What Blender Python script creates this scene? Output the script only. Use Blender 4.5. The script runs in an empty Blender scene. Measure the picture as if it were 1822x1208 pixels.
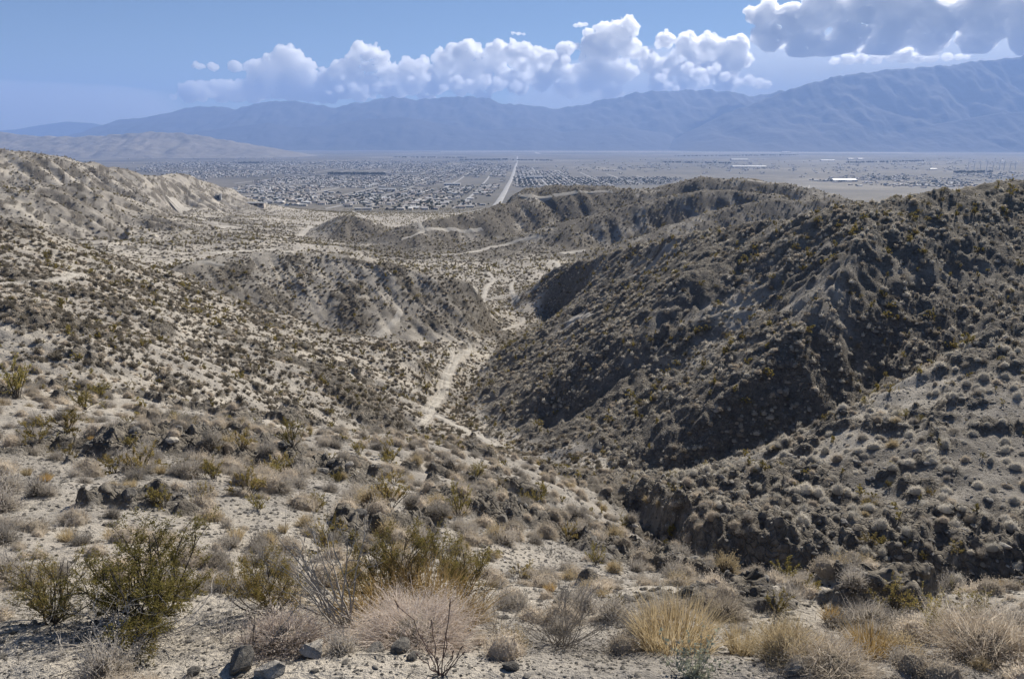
import bpy, math, random
import numpy as np
from mathutils import Vector

# ----------------------------------------------------------------------------
# camera, sky, sun, exposure
# ----------------------------------------------------------------------------
scene = bpy.context.scene
F = 1400.0                      # focal length in pixels of the 1822 px wide photograph
PITCH = math.atan(374.0 / F)    # horizon sits at row 230
CZ = 400.0                      # camera height above the lowest valley ground
cam_data = bpy.data.cameras.new('camera')
cam = bpy.data.objects.new('camera', cam_data)
scene.collection.objects.link(cam)
cam.location = (0, 0, CZ)
cam.rotation_euler = (math.pi / 2 - PITCH, 0, 0)
cam_data.sensor_width = 36.0
cam_data.lens = 36.0 * F / 1822.0
cam_data.clip_start = 0.1
cam_data.clip_end = 200000.0
scene.camera = cam

SUN_AZ = math.radians(31)       # to the right of the view direction
SUN_EL = math.radians(34)
sun_dir = Vector((math.sin(SUN_AZ) * math.cos(SUN_EL), math.cos(SUN_AZ) * math.cos(SUN_EL), math.sin(SUN_EL)))
world = bpy.data.worlds.new('World')
scene.world = world
world.use_nodes = True
wn = world.node_tree.nodes
wl = world.node_tree.links
wn.clear()
w_out = wn.new('ShaderNodeOutputWorld')
w_bg = wn.new('ShaderNodeBackground')
w_sky = wn.new('ShaderNodeTexSky')
w_sky.sky_type = 'NISHITA'
w_sky.sun_disc = False
w_sky.sun_elevation = SUN_EL
w_sky.sun_rotation = SUN_AZ
w_sky.altitude = 3000
w_sky.air_density = 1.0
w_sky.dust_density = 0.05
w_sky.ozone_density = 3.0
w_bg.inputs['Strength'].default_value = 0.05
wl.new(w_sky.outputs[0], w_bg.inputs[0])
wl.new(w_bg.outputs[0], w_out.inputs[0])

sun_data = bpy.data.lights.new('sun', 'SUN')
sun_data.energy = 5.0
sun_data.angle = math.radians(0.53)
sun_data.color = (1.0, 0.935, 0.83)
sun = bpy.data.objects.new('sun', sun_data)
scene.collection.objects.link(sun)
sun.rotation_euler = sun_dir.to_track_quat('Z', 'Y').to_euler()
sun.location = (0, 0, CZ + 500)

scene.view_settings.view_transform = 'Standard'
scene.view_settings.look = 'None'
scene.view_settings.gamma = 1.0
scene.view_settings.exposure = 0.57
scene.render.engine = 'CYCLES'
scene.cycles.max_bounces = 48
scene.cycles.diffuse_bounces = 3
scene.cycles.glossy_bounces = 1
scene.cycles.transmission_bounces = 3
scene.cycles.transparent_max_bounces = 8
scene.cycles.volume_bounces = 48
scene.cycles.use_denoising = True

C = scene.collection

# ----------------------------------------------------------------------------
# helpers
# ----------------------------------------------------------------------------
CP, SP = math.cos(PITCH), math.sin(PITCH)


def pix(u, v, Y):
    """the point at forward distance Y that stands at photograph pixel (u, v)"""
    rx = (u - 911.0) / F
    uy = (604.0 - v) / F
    dy = CP + uy * SP
    dz = -SP + uy * CP
    t = Y / dy
    return (rx * t, Y, dz * t)          # z relative to the camera


def vhash(ix, iy, seed):
    ix = ix.astype(np.int64)
    iy = iy.astype(np.int64)
    h = (ix * 374761393 + iy * 668265263 + seed * 974711 + 1013904223) & 0xffffffff
    h = ((h ^ (h >> 13)) * 1274126177) & 0xffffffff
    h = h ^ (h >> 16)
    return (h & 0xffffff).astype(np.float64) / 16777216.0


def perlin(x, y, seed=0):
    ix = np.floor(x)
    iy = np.floor(y)
    fx = x - ix
    fy = y - iy
    u = fx * fx * fx * (fx * (fx * 6 - 15) + 10)
    w = fy * fy * fy * (fy * (fy * 6 - 15) + 10)

    def g(ox, oy):
        a = vhash(ix + ox, iy + oy, seed) * 6.2831853
        return np.cos(a) * (fx - ox) + np.sin(a) * (fy - oy)
    n0 = g(0, 0) * (1 - u) + g(1, 0) * u
    n1 = g(0, 1) * (1 - u) + g(1, 1) * u
    return (n0 * (1 - w) + n1 * w) * 1.5


def fbm(x, y, seed=0, octaves=4, gain=0.5):
    a = 1.0
    s = np.zeros_like(x)
    for i in range(octaves):
        s += a * perlin(x, y, seed + i * 17)
        x = x * 2.03 + 11.3
        y = y * 2.03 - 7.7
        a *= gain
    return s


def gullies(x, y, cx, cy, lam, seed):
    """erosion stripes that run down the slope; (cx, cy) is the unit contour direction"""
    X = x / lam
    Y = y / lam
    ix = np.floor(X)
    iy = np.floor(Y)
    acc = np.zeros_like(x)
    ws = np.zeros_like(x) + 1e-6
    for ox in (-1, 0, 1):
        for oy in (-1, 0, 1):
            jx = ix + ox + vhash(ix + ox, iy + oy, seed)
            jy = iy + oy + vhash(ix + ox, iy + oy, seed + 5)
            dx = X - jx
            dy = Y - jy
            w = np.exp(-2.2 * (dx * dx + dy * dy))
            acc += w * np.cos((dx * cx + dy * cy) * 6.2831853 + 6.28 * vhash(ix + ox, iy + oy, seed + 9))
            ws += w
    return acc / ws


def smooth(a, b, x):
    t = np.clip((x - a) / (b - a), 0, 1)
    return t * t * (3 - 2 * t)


# ----------------------------------------------------------------------------
# the lie of the land: ridge and valley lines, then the surface between them
# ----------------------------------------------------------------------------
PV = [(430, 442), (480, 430), (700, 402), (1000, 386), (1400, 375.5), (1800, 360), (2500, 340), (3500, 320),
      (5000, 300.5), (7500, 285.5), (10500, 276), (17000, 266.0), (24000, 260), (40000, 255)]
PLAIN_Y = np.array([0.0] + [a for a, b in PV])
PLAIN_Z = np.array([-50.0] + [pix(911, b, a)[2] for a, b in PV])


def plain(y):
    return np.interp(y, PLAIN_Y, PLAIN_Z)


LINES = []


def L(*pts):
    LINES.append([pix(*p) for p in pts])


def LZ(*pts):
    """pixel column, forward distance and height given straight"""
    out = []
    for u, Y, z in pts:
        k = (u - 911.0) / F
        # x = k * depth along the optical axis
        out.append((k * (Y * CP - z * SP), Y, z))
    LINES.append(out)


# the shelf the camera looks over, and its edge
LZ((-600, 2.0, -4.9), (911, 2.0, -4.9), (2400, 2.0, -4.9))
LZ((-600, 5.2, -5.0), (911, 5.2, -5.0), (2400, 5.2, -5.0))
LZ((-600, 6.5, -5.05), (400, 6.6, -5.08), (911, 6.6, -5.12), (1500, 6.5, -5.05), (2400, 6.6, -5.0))
# near slope falling away from the shelf
LZ((-500, 11, -6.0), (100, 11, -6.35), (500, 11, -6.7), (900, 11.5, -7.3), (1250, 12, -7.7), (1822, 11, -7.0), (2300, 11, -6.6))
L((-300, 830, 20), (0, 830, 21), (300, 815, 23), (600, 850, 24), (860, 905, 27), (1000, 960, 26))
L((-300, 745, 32), (0, 742, 32), (200, 752, 33), (400, 775, 35), (640, 805, 39), (800, 830, 42), (930, 870, 42))
# crest of the near slope
L((-400, 665, 40), (0, 682, 40), (120, 690, 42), (200, 702, 44), (400, 736, 47), (520, 752, 50), (640, 764, 52), (760, 772, 55), (880, 803, 56), (960, 832, 56), (1020, 862, 54), (1075, 905, 51), (1120, 950, 44), (1165, 985, 38))
# hidden gully behind it
LZ((-400, 50, -18.5), (0, 52, -19.5), (200, 56, -22.5), (400, 61, -26.5), (560, 70, -31), (680, 86, -37), (735, 104, -41))
# shelf right: terrace with shrubs, then the drop
L((1180, 1020, 24), (1250, 1052, 17), (1400, 1060, 15.5), (1600, 1065, 15), (1822, 1072, 15), (2200, 1080, 15))
# bottom of the near gully and canyon
LZ((2300, 42, -25), (1822, 36, -23.8), (1600, 36.2, -23.8), (1400, 37.0, -23.9), (1285, 38.8, -24.6), (1225, 41.5, -25.7), (1150, 50, -28.0), (1090, 60, -30.3))
L((1085, 885, 61), (1040, 858, 72), (1000, 832, 84), (900, 795, 98), (850, 772, 106), (790, 748, 112),
  (770, 725, 122), (785, 690, 138), (805, 660, 155), (832, 625, 182), (880, 592, 210), (928, 562, 232), (908, 548, 250), (892, 528, 275), (885, 505, 320), (880, 478, 400), (860, 456, 450))
L((1822, 1018, 36.3), (1600, 1012, 36.6), (1400, 992, 37.8), (1295, 972, 39.8), (1232, 948, 42.8), (1175, 915, 49.3))
# near right spur: crest and its face
L((2300, 440, 74), (1960, 500, 73), (1822, 551, 70), (1720, 628, 65), (1600, 690, 62), (1500, 734, 60), (1400, 782, 60), (1300, 818, 62), (1200, 858, 64), (1140, 886, 64))
L((2200, 985, 40), (1822, 988, 37.6), (1650, 982, 37.9), (1500, 972, 38.6), (1380, 956, 39.4), (1295, 940, 41.6), (1232, 914, 45.4), (1175, 892, 51), (1120, 872, 58))
L((1990, 800, 48), (1822, 820, 48), (1650, 840, 47), (1480, 880, 47), (1330, 900, 48), (1230, 912, 50))
# canyon behind the spur
LZ((2300, 98, -20), (1822, 92, -22.5), (1700, 86, -26), (1500, 80, -31), (1350, 77, -34.5), (1200, 77, -36), (1090, 80, -37))
# dark ridge: crest, then its toe along the wash
L((2500, 270, 150), (2100, 300, 140), (1960, 305, 136), (1822, 326, 130), (1740, 334, 127), (1640, 342, 124), (1580, 352, 122), (1500, 374, 122), (1400, 392, 128), (1300, 406, 142), (1200, 425, 166), (1100, 446, 206), (1040, 458, 236), (990, 472, 256), (960, 491, 262))
L((925, 532, 246), (945, 552, 236), (990, 566, 226), (1020, 577, 218), (960, 592, 211), (905, 612, 200), (870, 640, 178), (845, 668, 160), (828, 700, 142), (815, 735, 124), (870, 768, 112))
# the ridge's inner spurs and gullies
L((1470, 440, 112.5), (1420, 500, 108), (1330, 570, 105), (1200, 650, 103), (1060, 720, 102.5), (960, 770, 104))      # gully
L((1560, 400, 112.5), (1500, 470, 101), (1440, 560, 93.5), (1360, 640, 88), (1260, 720, 83.5), (1180, 790, 81))      # spur
L((1300, 440, 133), (1230, 490, 123), (1150, 550, 117.5), (1060, 620, 114), (970, 700, 111), (915, 755, 109))         # spur
L((1690, 420, 110), (1670, 500, 101.5), (1630, 580, 94.5), (1560, 680, 87), (1480, 750, 81))                         # gully
L((1880, 420, 113), (1800, 500, 100.5), (1750, 580, 92.5), (1700, 630, 88.5))                                        # spur
L((1160, 470, 172), (1100, 540, 148), (1020, 610, 137), (930, 680, 129), (880, 720, 123))                            # gully
L((1090, 480, 197), (1010, 550, 175), (930, 620, 160), (880, 670, 150))                                              # spur
# second left slope: left hill crest, right-hand crest down to the wash
L((-500, 330, 150), (-150, 385, 125), (0, 398, 128), (60, 412, 138), (120, 430, 146), (200, 452, 154), (260, 470, 158), (330, 488, 156), (400, 521, 150), (520, 571, 145), (600, 592, 143), (680, 608, 142), (745, 640, 138))
L((-400, 560, 66), (0, 560, 70), (150, 590, 74), (300, 640, 78), (450, 690, 84), (580, 725, 92))
L((-300, 470, 92), (0, 480, 95), (150, 505, 100), (300, 560, 104), (450, 610, 110), (600, 660, 116), (700, 690, 122))
LZ((500, 172, -45), (580, 168, -46), (660, 168, -47.5), (740, 165, -48.5), (790, 162, -49))
# knoll
L((300, 476, 188), (350, 462, 196), (400, 449, 203), (460, 443, 209), (520, 440, 213), (620, 447, 214), (720, 472, 211), (800, 490, 211), (850, 506, 215))
LZ((250, 174, -36), (400, 170, -41.5), (520, 176, -45))
L((560, 585, 180), (660, 606, 176), (750, 602, 184), (850, 600, 193), (905, 590, 205))
LZ((200, 255, -44), (330, 262, -50), (450, 272, -54), (560, 275, -55), (680, 268, -55.5), (780, 258, -56), (850, 250, -56.5))
# left hills
L((-600, 245, 560), (-100, 255, 600), (0, 261, 620), (60, 268, 650), (130, 278, 690), (200, 294, 760), (250, 305, 790), (285, 317, 830), (310, 306, 900), (335, 304, 940), (360, 315, 980), (400, 332, 1060), (450, 356, 1150))
L((-400, 320, 330), (0, 329, 380), (60, 333, 395), (140, 326, 430), (180, 334, 455), (220, 350, 485), (270, 370, 530), (320, 388, 560))
LZ((-400, 470, -60), (0, 520, -60), (120, 570, -62), (220, 640, -68), (300, 720, -76), (330, 860, -84))
LZ((-400, 285, -44), (0, 312, -41), (120, 340, -46), (230, 395, -56))
# plain between the hills
L((180, 425, 330), (260, 432, 370), (420, 428, 420), (520, 432, 430), (600, 436, 430))
L((340, 402, 560), (420, 405, 620), (520, 405, 640))
L((390, 380, 900), (500, 384, 1000), (640, 384, 1000), (720, 386, 980))
L((440, 366, 1230), (560, 376, 1390), (700, 378, 1360), (800, 378, 1320))
# small cone
L((560, 412, 618), (590, 392, 630), (622, 374, 638), (650, 385, 645), (690, 400, 650))
L((548, 424, 600), (610, 428, 600), (690, 420, 620))
LZ((540, 690, -86), (640, 715, -90), (720, 700, -90))
# middle hills: three crests with real gaps between them
L((1030, 463, 430), (1070, 444, 440), (1110, 428, 446), (1200, 392, 466), (1270, 366, 480), (1330, 350, 492), (1390, 342, 500), (1450, 346, 495), (1540, 362, 470), (1700, 372, 430), (2000, 360, 380))
LZ((1040, 405, -69), (1120, 415, -68), (1240, 440, -63), (1400, 455, -60), (1560, 435, -58), (1750, 395, -55), (2200, 330, -48))
L((820, 432, 497), (900, 422, 500), (960, 408, 502), (1060, 380, 515), (1120, 362, 525), (1180, 346, 535), (1250, 330, 545), (1320, 332, 545), (1400, 338, 540))
L((640, 438, 490), (700, 448, 478), (750, 452, 472), (830, 443, 482), (900, 445, 480), (960, 442, 478), (1010, 443, 472), (1030, 470, 415))
LZ((1060, 476, -73), (1120, 486, -71), (1200, 500, -68), (1300, 512, -64), (1400, 517, -62), (1500, 508, -62))
L((640, 432, 503), (690, 410, 515), (740, 392, 530), (800, 380, 548), (880, 366, 580), (915, 345, 610), (935, 328, 625), (980, 320, 635), (1050, 321, 640), (1110, 327, 645), (1160, 330, 645), (1200, 318, 640), (1240, 306, 630), (1330, 309, 630), (1400, 318, 615), (1480, 341, 580), (1540, 359, 550), (1700, 380, 500))
LZ((800, 508, -75), (830, 515, -75), (900, 535, -74), (960, 560, -75), (1020, 578, -71), (1100, 590, -67), (1180, 592, -62), (1280, 590, -58), (1400, 580, -58))
LZ((600, 560, -80), (640, 560, -81), (740, 590, -88), (850, 640, -93), (950, 710, -99), (1100, 740, -101), (1300, 740, -101), (1500, 680, -97), (1700, 600, -90), (2200, 560, -82))
LZ((740, 1000, -107), (1000, 1000, -108), (1400, 1000, -108), (1900, 900, -102))
L((700, 456, 440), (800, 460, 430), (950, 466, 415), (1000, 472, 395), (1000, 500, 330))
LZ((1000, 285, -61), (1100, 290, -60), (1250, 290, -57), (1400, 260, -50), (1600, 240, -48), (1900, 240, -40), (2300, 230, -30))

# solve grid in bearing and log distance
TH0, TH1, NT = math.radians(-58), math.radians(58), 521
LR0, LR1, NR = math.log(1.8), math.log(1700.0), 601


def solve_base():
    acc = np.zeros((NR, NT))
    cnt = np.zeros((NR, NT))
    for ln in LINES:
        P = np.array(ln)
        for a, b in zip(P[:-1], P[1:]):
            n = 260
            t = np.linspace(0, 1, n)[:, None]
            q = a + (b - a) * t
            r = np.hypot(q[:, 0], q[:, 1])
            th = np.arctan2(q[:, 0], q[:, 1])
            i = np.rint((np.log(r) - LR0) / (LR1 - LR0) * (NR - 1)).astype(int)
            j = np.rint((th - TH0) / (TH1 - TH0) * (NT - 1)).astype(int)
            ok = (i >= 0) & (i < NR) & (j >= 0) & (j < NT)
            np.add.at(acc, (i[ok], j[ok]), q[ok, 2])
            np.add.at(cnt, (i[ok], j[ok]), 1)
    # the far rim joins the plain
    th = np.linspace(TH0, TH1, NT)
    for i in range(NR - 8, NR):
        r = math.exp(LR0 + (LR1 - LR0) * i / (NR - 1))
        acc[i] = plain(r * np.cos(th))
        cnt[i] = 1

    def down(a, c):
        h, w = a.shape
        h2, w2 = (h + 1) // 2, (w + 1) // 2
        A = np.zeros((h2 * 2, w2 * 2))
        B = np.zeros((h2 * 2, w2 * 2))
        A[:h, :w] = a
        B[:h, :w] = c
        A = A.reshape(h2, 2, w2, 2).sum((1, 3))
        B = B.reshape(h2, 2, w2, 2).sum((1, 3))
        return A, B
    pyr = [(acc, cnt)]
    while min(pyr[-1][0].shape) > 12:
        pyr.append(down(*pyr[-1]))
    z = None
    for lev, (a, c) in enumerate(reversed(pyr)):
        m = c > 0
        tv = np.where(m, a / np.maximum(c, 1e-9), 0)
        if z is None:
            z = np.where(m, tv, tv[m].mean())
        else:
            h, w = a.shape
            yi = (np.arange(h) - 0.5) / 2
            xi = (np.arange(w) - 0.5) / 2
            y0 = np.clip(np.floor(yi).astype(int), 0, z.shape[0] - 1)
            y1 = np.clip(y0 + 1, 0, z.shape[0] - 1)
            x0 = np.clip(np.floor(xi).astype(int), 0, z.shape[1] - 1)
            x1 = np.clip(x0 + 1, 0, z.shape[1] - 1)
            fy = np.clip(yi - y0, 0, 1)[:, None]
            fx = np.clip(xi - x0, 0, 1)[None, :]
            z = (z[y0][:, x0] * (1 - fx) + z[y0][:, x1] * fx) * (1 - fy) + (z[y1][:, x0] * (1 - fx) + z[y1][:, x1] * fx) * fy
            z = np.where(m, tv, z)
        for it in range(160):
            p = np.pad(z, 1, mode='edge')
            zn = 0.31 * (p[1:-1, :-2] + p[1:-1, 2:]) + 0.19 * (p[:-2, 1:-1] + p[2:, 1:-1])
            z = np.where(m, tv, zn)
    # ease the creases a little
    for it in range(5):
        p = np.pad(z, 1, mode='edge')
        z = 0.4 * z + 0.15 * (p[1:-1, :-2] + p[1:-1, 2:] + p[:-2, 1:-1] + p[2:, 1:-1])
    return z


BASE = solve_base()


def bilin(G, i, j):
    i = np.clip(i, 0, G.shape[0] - 1.001)
    j = np.clip(j, 0, G.shape[1] - 1.001)
    i0 = i.astype(int)
    j0 = j.astype(int)
    a = i - i0
    b = j - j0
    return (G[i0, j0] * (1 - b) + G[i0, j0 + 1] * b) * (1 - a) + (G[i0 + 1, j0] * (1 - b) + G[i0 + 1, j0 + 1] * b) * a


def base_z(x, y):
    r = np.maximum(np.hypot(x, y), 1.9)
    th = np.arctan2(x, y)
    zi = bilin(BASE, (np.log(r) - LR0) / (LR1 - LR0) * (NR - 1), (th - TH0) / (TH1 - TH0) * (NT - 1))
    k = smooth(1450.0, 1650.0, r)
    return zi * (1 - k) + plain(y) * k


# ground mesh grid
def rows():
    r = 1.6
    out = [r]
    while r < 25800:
        d = 0.012 if r < 6 else 0.0056 if r < 60 else 0.0049 if r < 350 else 0.006 if r < 1150 else 0.02 if r < 4000 else 0.05
        r *= 1 + d
        out.append(r)
    return np.array(out)


R_ = rows()
A_ = np.radians(np.concatenate([np.arange(-50, -37.5, 0.5), np.arange(-37.5, 37.5, 0.1), np.arange(37.5, 50.01, 0.5)]))
RR, AA = np.meshgrid(R_, A_, indexing='ij')
GX = RR * np.sin(AA)
GY = RR * np.cos(AA)
B0 = base_z(GX, GY)


def grads(Z):
    dzr = np.gradient(Z, axis=0) / np.gradient(RR, axis=0)
    dza = np.gradient(Z, axis=1) / np.gradient(AA, axis=1) / RR
    gx = dzr * np.sin(AA) + dza * np.cos(AA)
    gy = dzr * np.cos(AA) - dza * np.sin(AA)
    return gx, gy


def blur(Z, n):
    for _ in range(n):
        p = np.pad(Z, 2, mode='edge')
        Z = (p[:-4, 2:-2] + 4 * p[1:-3, 2:-2] + 6 * Z + 4 * p[3:-1, 2:-2] + p[4:, 2:-2]) / 16
        p = np.pad(Z, 2, mode='edge')
        Z = (p[2:-2, :-4] + 4 * p[2:-2, 1:-3] + 6 * Z + 4 * p[2:-2, 3:-1] + p[2:-2, 4:]) / 16
    return Z


gx, gy = grads(blur(B0, 12))
gl = np.hypot(gx, gy) + 1e-6
SL = np.clip(gl, 0, 0.9)
CXd, CYd = -gy / gl, gx / gl
Z = B0.copy()
hillmask = smooth(0.09, 0.3, SL)
act = RR < 1500
idx = np.where(act)
n_act = int(act.any(1).sum())
sx, sy = GX[:n_act], GY[:n_act]
sr, scx, scy, ssl, shm = RR[:n_act], CXd[:n_act], CYd[:n_act], SL[:n_act], hillmask[:n_act]
dz = np.zeros_like(sx)
wx = sx + 0.35 * 10 * perlin(sx / 25, sy / 25, 3)
wy = sy + 0.35 * 10 * perlin(sx / 25, sy / 25, 4)
LEFTH = smooth(300, 420, sr) * (1 - smooth(-0.31, -0.26, np.arctan2(sx, sy))) * smooth(0.05, 0.15, ssl)
farm = smooth(0.035, 0.14, ssl)
for lam, amp, lo, hi, sd in ((90, 4.2, 380, 520, 21), (42, 2.6, 320, 430, 22), (26, 1.0, 95, 170, 23), (11, 0.7, 60, 110, 24), (5, 0.32, 17, 40, 25)):
    k = smooth(lo, hi, sr) * (1 - smooth(lam * 40, lam * 90, sr))
    g = gullies(wx, wy, scx, scy, lam, sd)
    fm = smooth(300, 450, sr)
    dz += k * amp * (shm * (1 - fm) + farm * fm) * (np.abs(g) * 1.15 - 0.5) * np.clip(ssl / 0.45, 0.35, 1.3) * (1 + 0.7 * LEFTH) * np.where((sr > 395) & (np.arctan2(sx, sy) > -0.2), 0.8, 1.0)
# where bare dark rock shows: the ridge, the spur, the hills, and outcrops on the pale slopes
def side_right(x, y):
    """weight 1 on the ridge and spur to the right of the wash line"""
    wx_ = np.interp(y, [20, 34, 40, 45, 61, 84, 112, 138, 182, 235, 300], [26, 13, 9, 8.5, 7.5, 5.5, -9, -11.5, -9.5, 4, 3])
    return smooth(0, 7, x - wx_ - 1.5) * smooth(27, 36, y) * (1 - smooth(320, 360, y))


def near_line(x, y, pts, w):
    """weight that falls off from a line of (u, v, Y) points"""
    P = [np.array(pix(*p)[:2]) for p in pts]
    d = np.full(x.shape, 1e9)
    for a, b in zip(P[:-1], P[1:]):
        ab = b - a
        t = np.clip(((x - a[0]) * ab[0] + (y - a[1]) * ab[1]) / (ab @ ab), 0, 1)
        d = np.minimum(d, np.hypot(x - a[0] - ab[0] * t, y - a[1] - ab[1] * t))
    return 1 - smooth(w * 0.4, w * 1.3, d)


RIGHT = side_right(sx, sy)
MIDH = smooth(395, 450, sr) * smooth(-0.23, -0.19, np.arctan2(sx, sy) + 0.02 * perlin(sx / 60, sy / 60, 9)) * (1 - smooth(720, 820, sr))
KNOLL = near_line(sx, sy, ((300, 505, 182), (420, 500, 188), (540, 530, 192), (660, 550, 192), (760, 560, 196), (850, 565, 203)), 22)  # dark rock tone laid over the knoll's shaded front, deepening its shade
CONE = near_line(sx, sy, ((570, 410, 618), (640, 400, 625)), 40)
OUT = near_line(sx, sy, ((420, 610, 110), (560, 650, 110), (640, 700, 106), (660, 740, 100)), 5) + near_line(sx, sy, ((0, 545, 74), (60, 590, 74)), 6) + near_line(sx, sy, ((300, 795, 27), (500, 830, 30), (560, 870, 28)), 3) \
    + near_line(sx, sy, ((1110, 890, 57), (1180, 915, 48.5), (1240, 930, 44), (1300, 955, 40.5), (1400, 985, 38), (1600, 1000, 37), (1822, 1010, 36.7)), 3.2) + near_line(sx, sy, ((860, 915, 27), (960, 960, 28), (1060, 1000, 30), (1130, 1050, 25)), 3) + near_line(sx, sy, ((1040, 850, 70), (1130, 880, 62), (1200, 900, 56), (1300, 940, 50)), 7) + near_line(sx, sy, ((1350, 1000, 38), (1500, 1010, 38), (1680, 1020, 37), (1822, 1030, 37)), 6)
rock = fbm(sx / 9.0, sy / 9.0, 40, 4) + 0.55 * fbm(sx / 2.2, sy / 2.2, 44, 3)
big = fbm(sx / 30.0, sy / 30.0, 47, 3)
reg = RIGHT * (0.8 - 0.22 * (1 - smooth(60, 78, sy))) + 0.82 * np.clip(MIDH, 0, 1) + 0.5 * LEFTH + 0.5 * KNOLL + 0.5 * CONE + 1.0 * np.clip(OUT, 0, 1)
rk = np.clip(smooth(0.3, 0.85, rock + 0.5 * (ssl - 0.35)) * 0.9 + reg * (0.8 + 0.5 * rock * 0.6 + 0.4 * big), 0, 1.1)
rk *= smooth(8.5, 12, sr)
ROCK = np.zeros_like(RR)
ROCK[:n_act] = rk
crag = 0.75 - 1.1 * np.abs(perlin(sx / 1.3 + 5, sy / 1.7, 51)) + (0.3 - 0.55 * np.abs(perlin(sx / 0.55, sy / 0.7 + 3, 52))) * (1 - smooth(50, 110, sr))
crag2 = (0.5 - np.abs(perlin(sx / 0.28, sy / 0.33, 53))) * (1 - smooth(20, 60, sr))
cr_b = 0.7 - np.abs(perlin(sx / 7.5, sy / 9.5, 54)) + 0.4 - 0.6 * np.abs(perlin(sx / 3.0, sy / 3.8, 55))
cr_f = np.abs(perlin(sx / 22, sy / 22, 56)) + 0.55 * np.abs(perlin(sx / 10, sy / 10, 57))
rr_ = smooth(0.3, 0.8, rk)
outc = smooth(0.35, 0.95, rk) * (0.45 + 0.55 * np.clip(OUT, 0, 1))
dz += np.clip(OUT, 0, 1) * (0.9 * (0.4 - np.abs(perlin(sx / 1.5, sy / 2.6, 63))) + 0.5 * (0.4 - np.abs(perlin(sx / 0.7, sy / 1.1, 64)))) * smooth(14, 30, sr) * (1 - smooth(90, 140, sr))
dz += rr_ * (0.1 + 0.42 * crag + 0.2 * crag2) * (1 - 0.7 * smooth(130, 260, sr))
SPUR = RIGHT * (1 - smooth(60, 78, sy))
dz += RIGHT * (1 - 0.65 * SPUR) * (0.3 - 0.6 * np.abs(perlin(sx / 4.2, sy / 4.2, 58)) + 0.3 * perlin(sx / 1.9, sy / 1.9, 59)) * (1 - smooth(200, 330, sr))
dz += outc * 0.6 * cr_b * smooth(18, 50, sr) * (1 - smooth(350, 600, sr))
dz += rr_ * 0.6 * cr_f * smooth(300, 450, sr)
for lam, amp in ((14, 0.45), (6, 0.26), (2.6, 0.13), (1.1, 0.06), (0.45, 0.026), (0.18, 0.012)):
    k = (1 - smooth(lam * 60, lam * 130, sr)) * smooth(lam * 0.5, lam * 1.6, sr)
    dz += k * amp * perlin(sx / lam, sy / lam, int(lam * 100)) * np.where(sr < 7, 0.6, 1.0)
# wash beds stay smooth
Z[:n_act] += dz
GZ = Z + CZ


def ground_z(x, y):
    """height of the built ground mesh under a point (arrays)"""
    x = np.asarray(x, float)
    y = np.asarray(y, float)
    r = np.hypot(x, y)
    a = np.arctan2(x, y)
    fi = np.interp(np.log(r), np.log(R_), np.arange(len(R_)))
    fj = np.interp(a, A_, np.arange(len(A_)))
    return bilin(GZ, fi, fj)


def attr_at(G, x, y):
    r = np.hypot(x, y)
    a = np.arctan2(x, y)
    fi = np.interp(np.log(r), np.log(R_), np.arange(len(R_)))
    fj = np.interp(a, A_, np.arange(len(A_)))
    return bilin(G, fi, fj)


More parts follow.
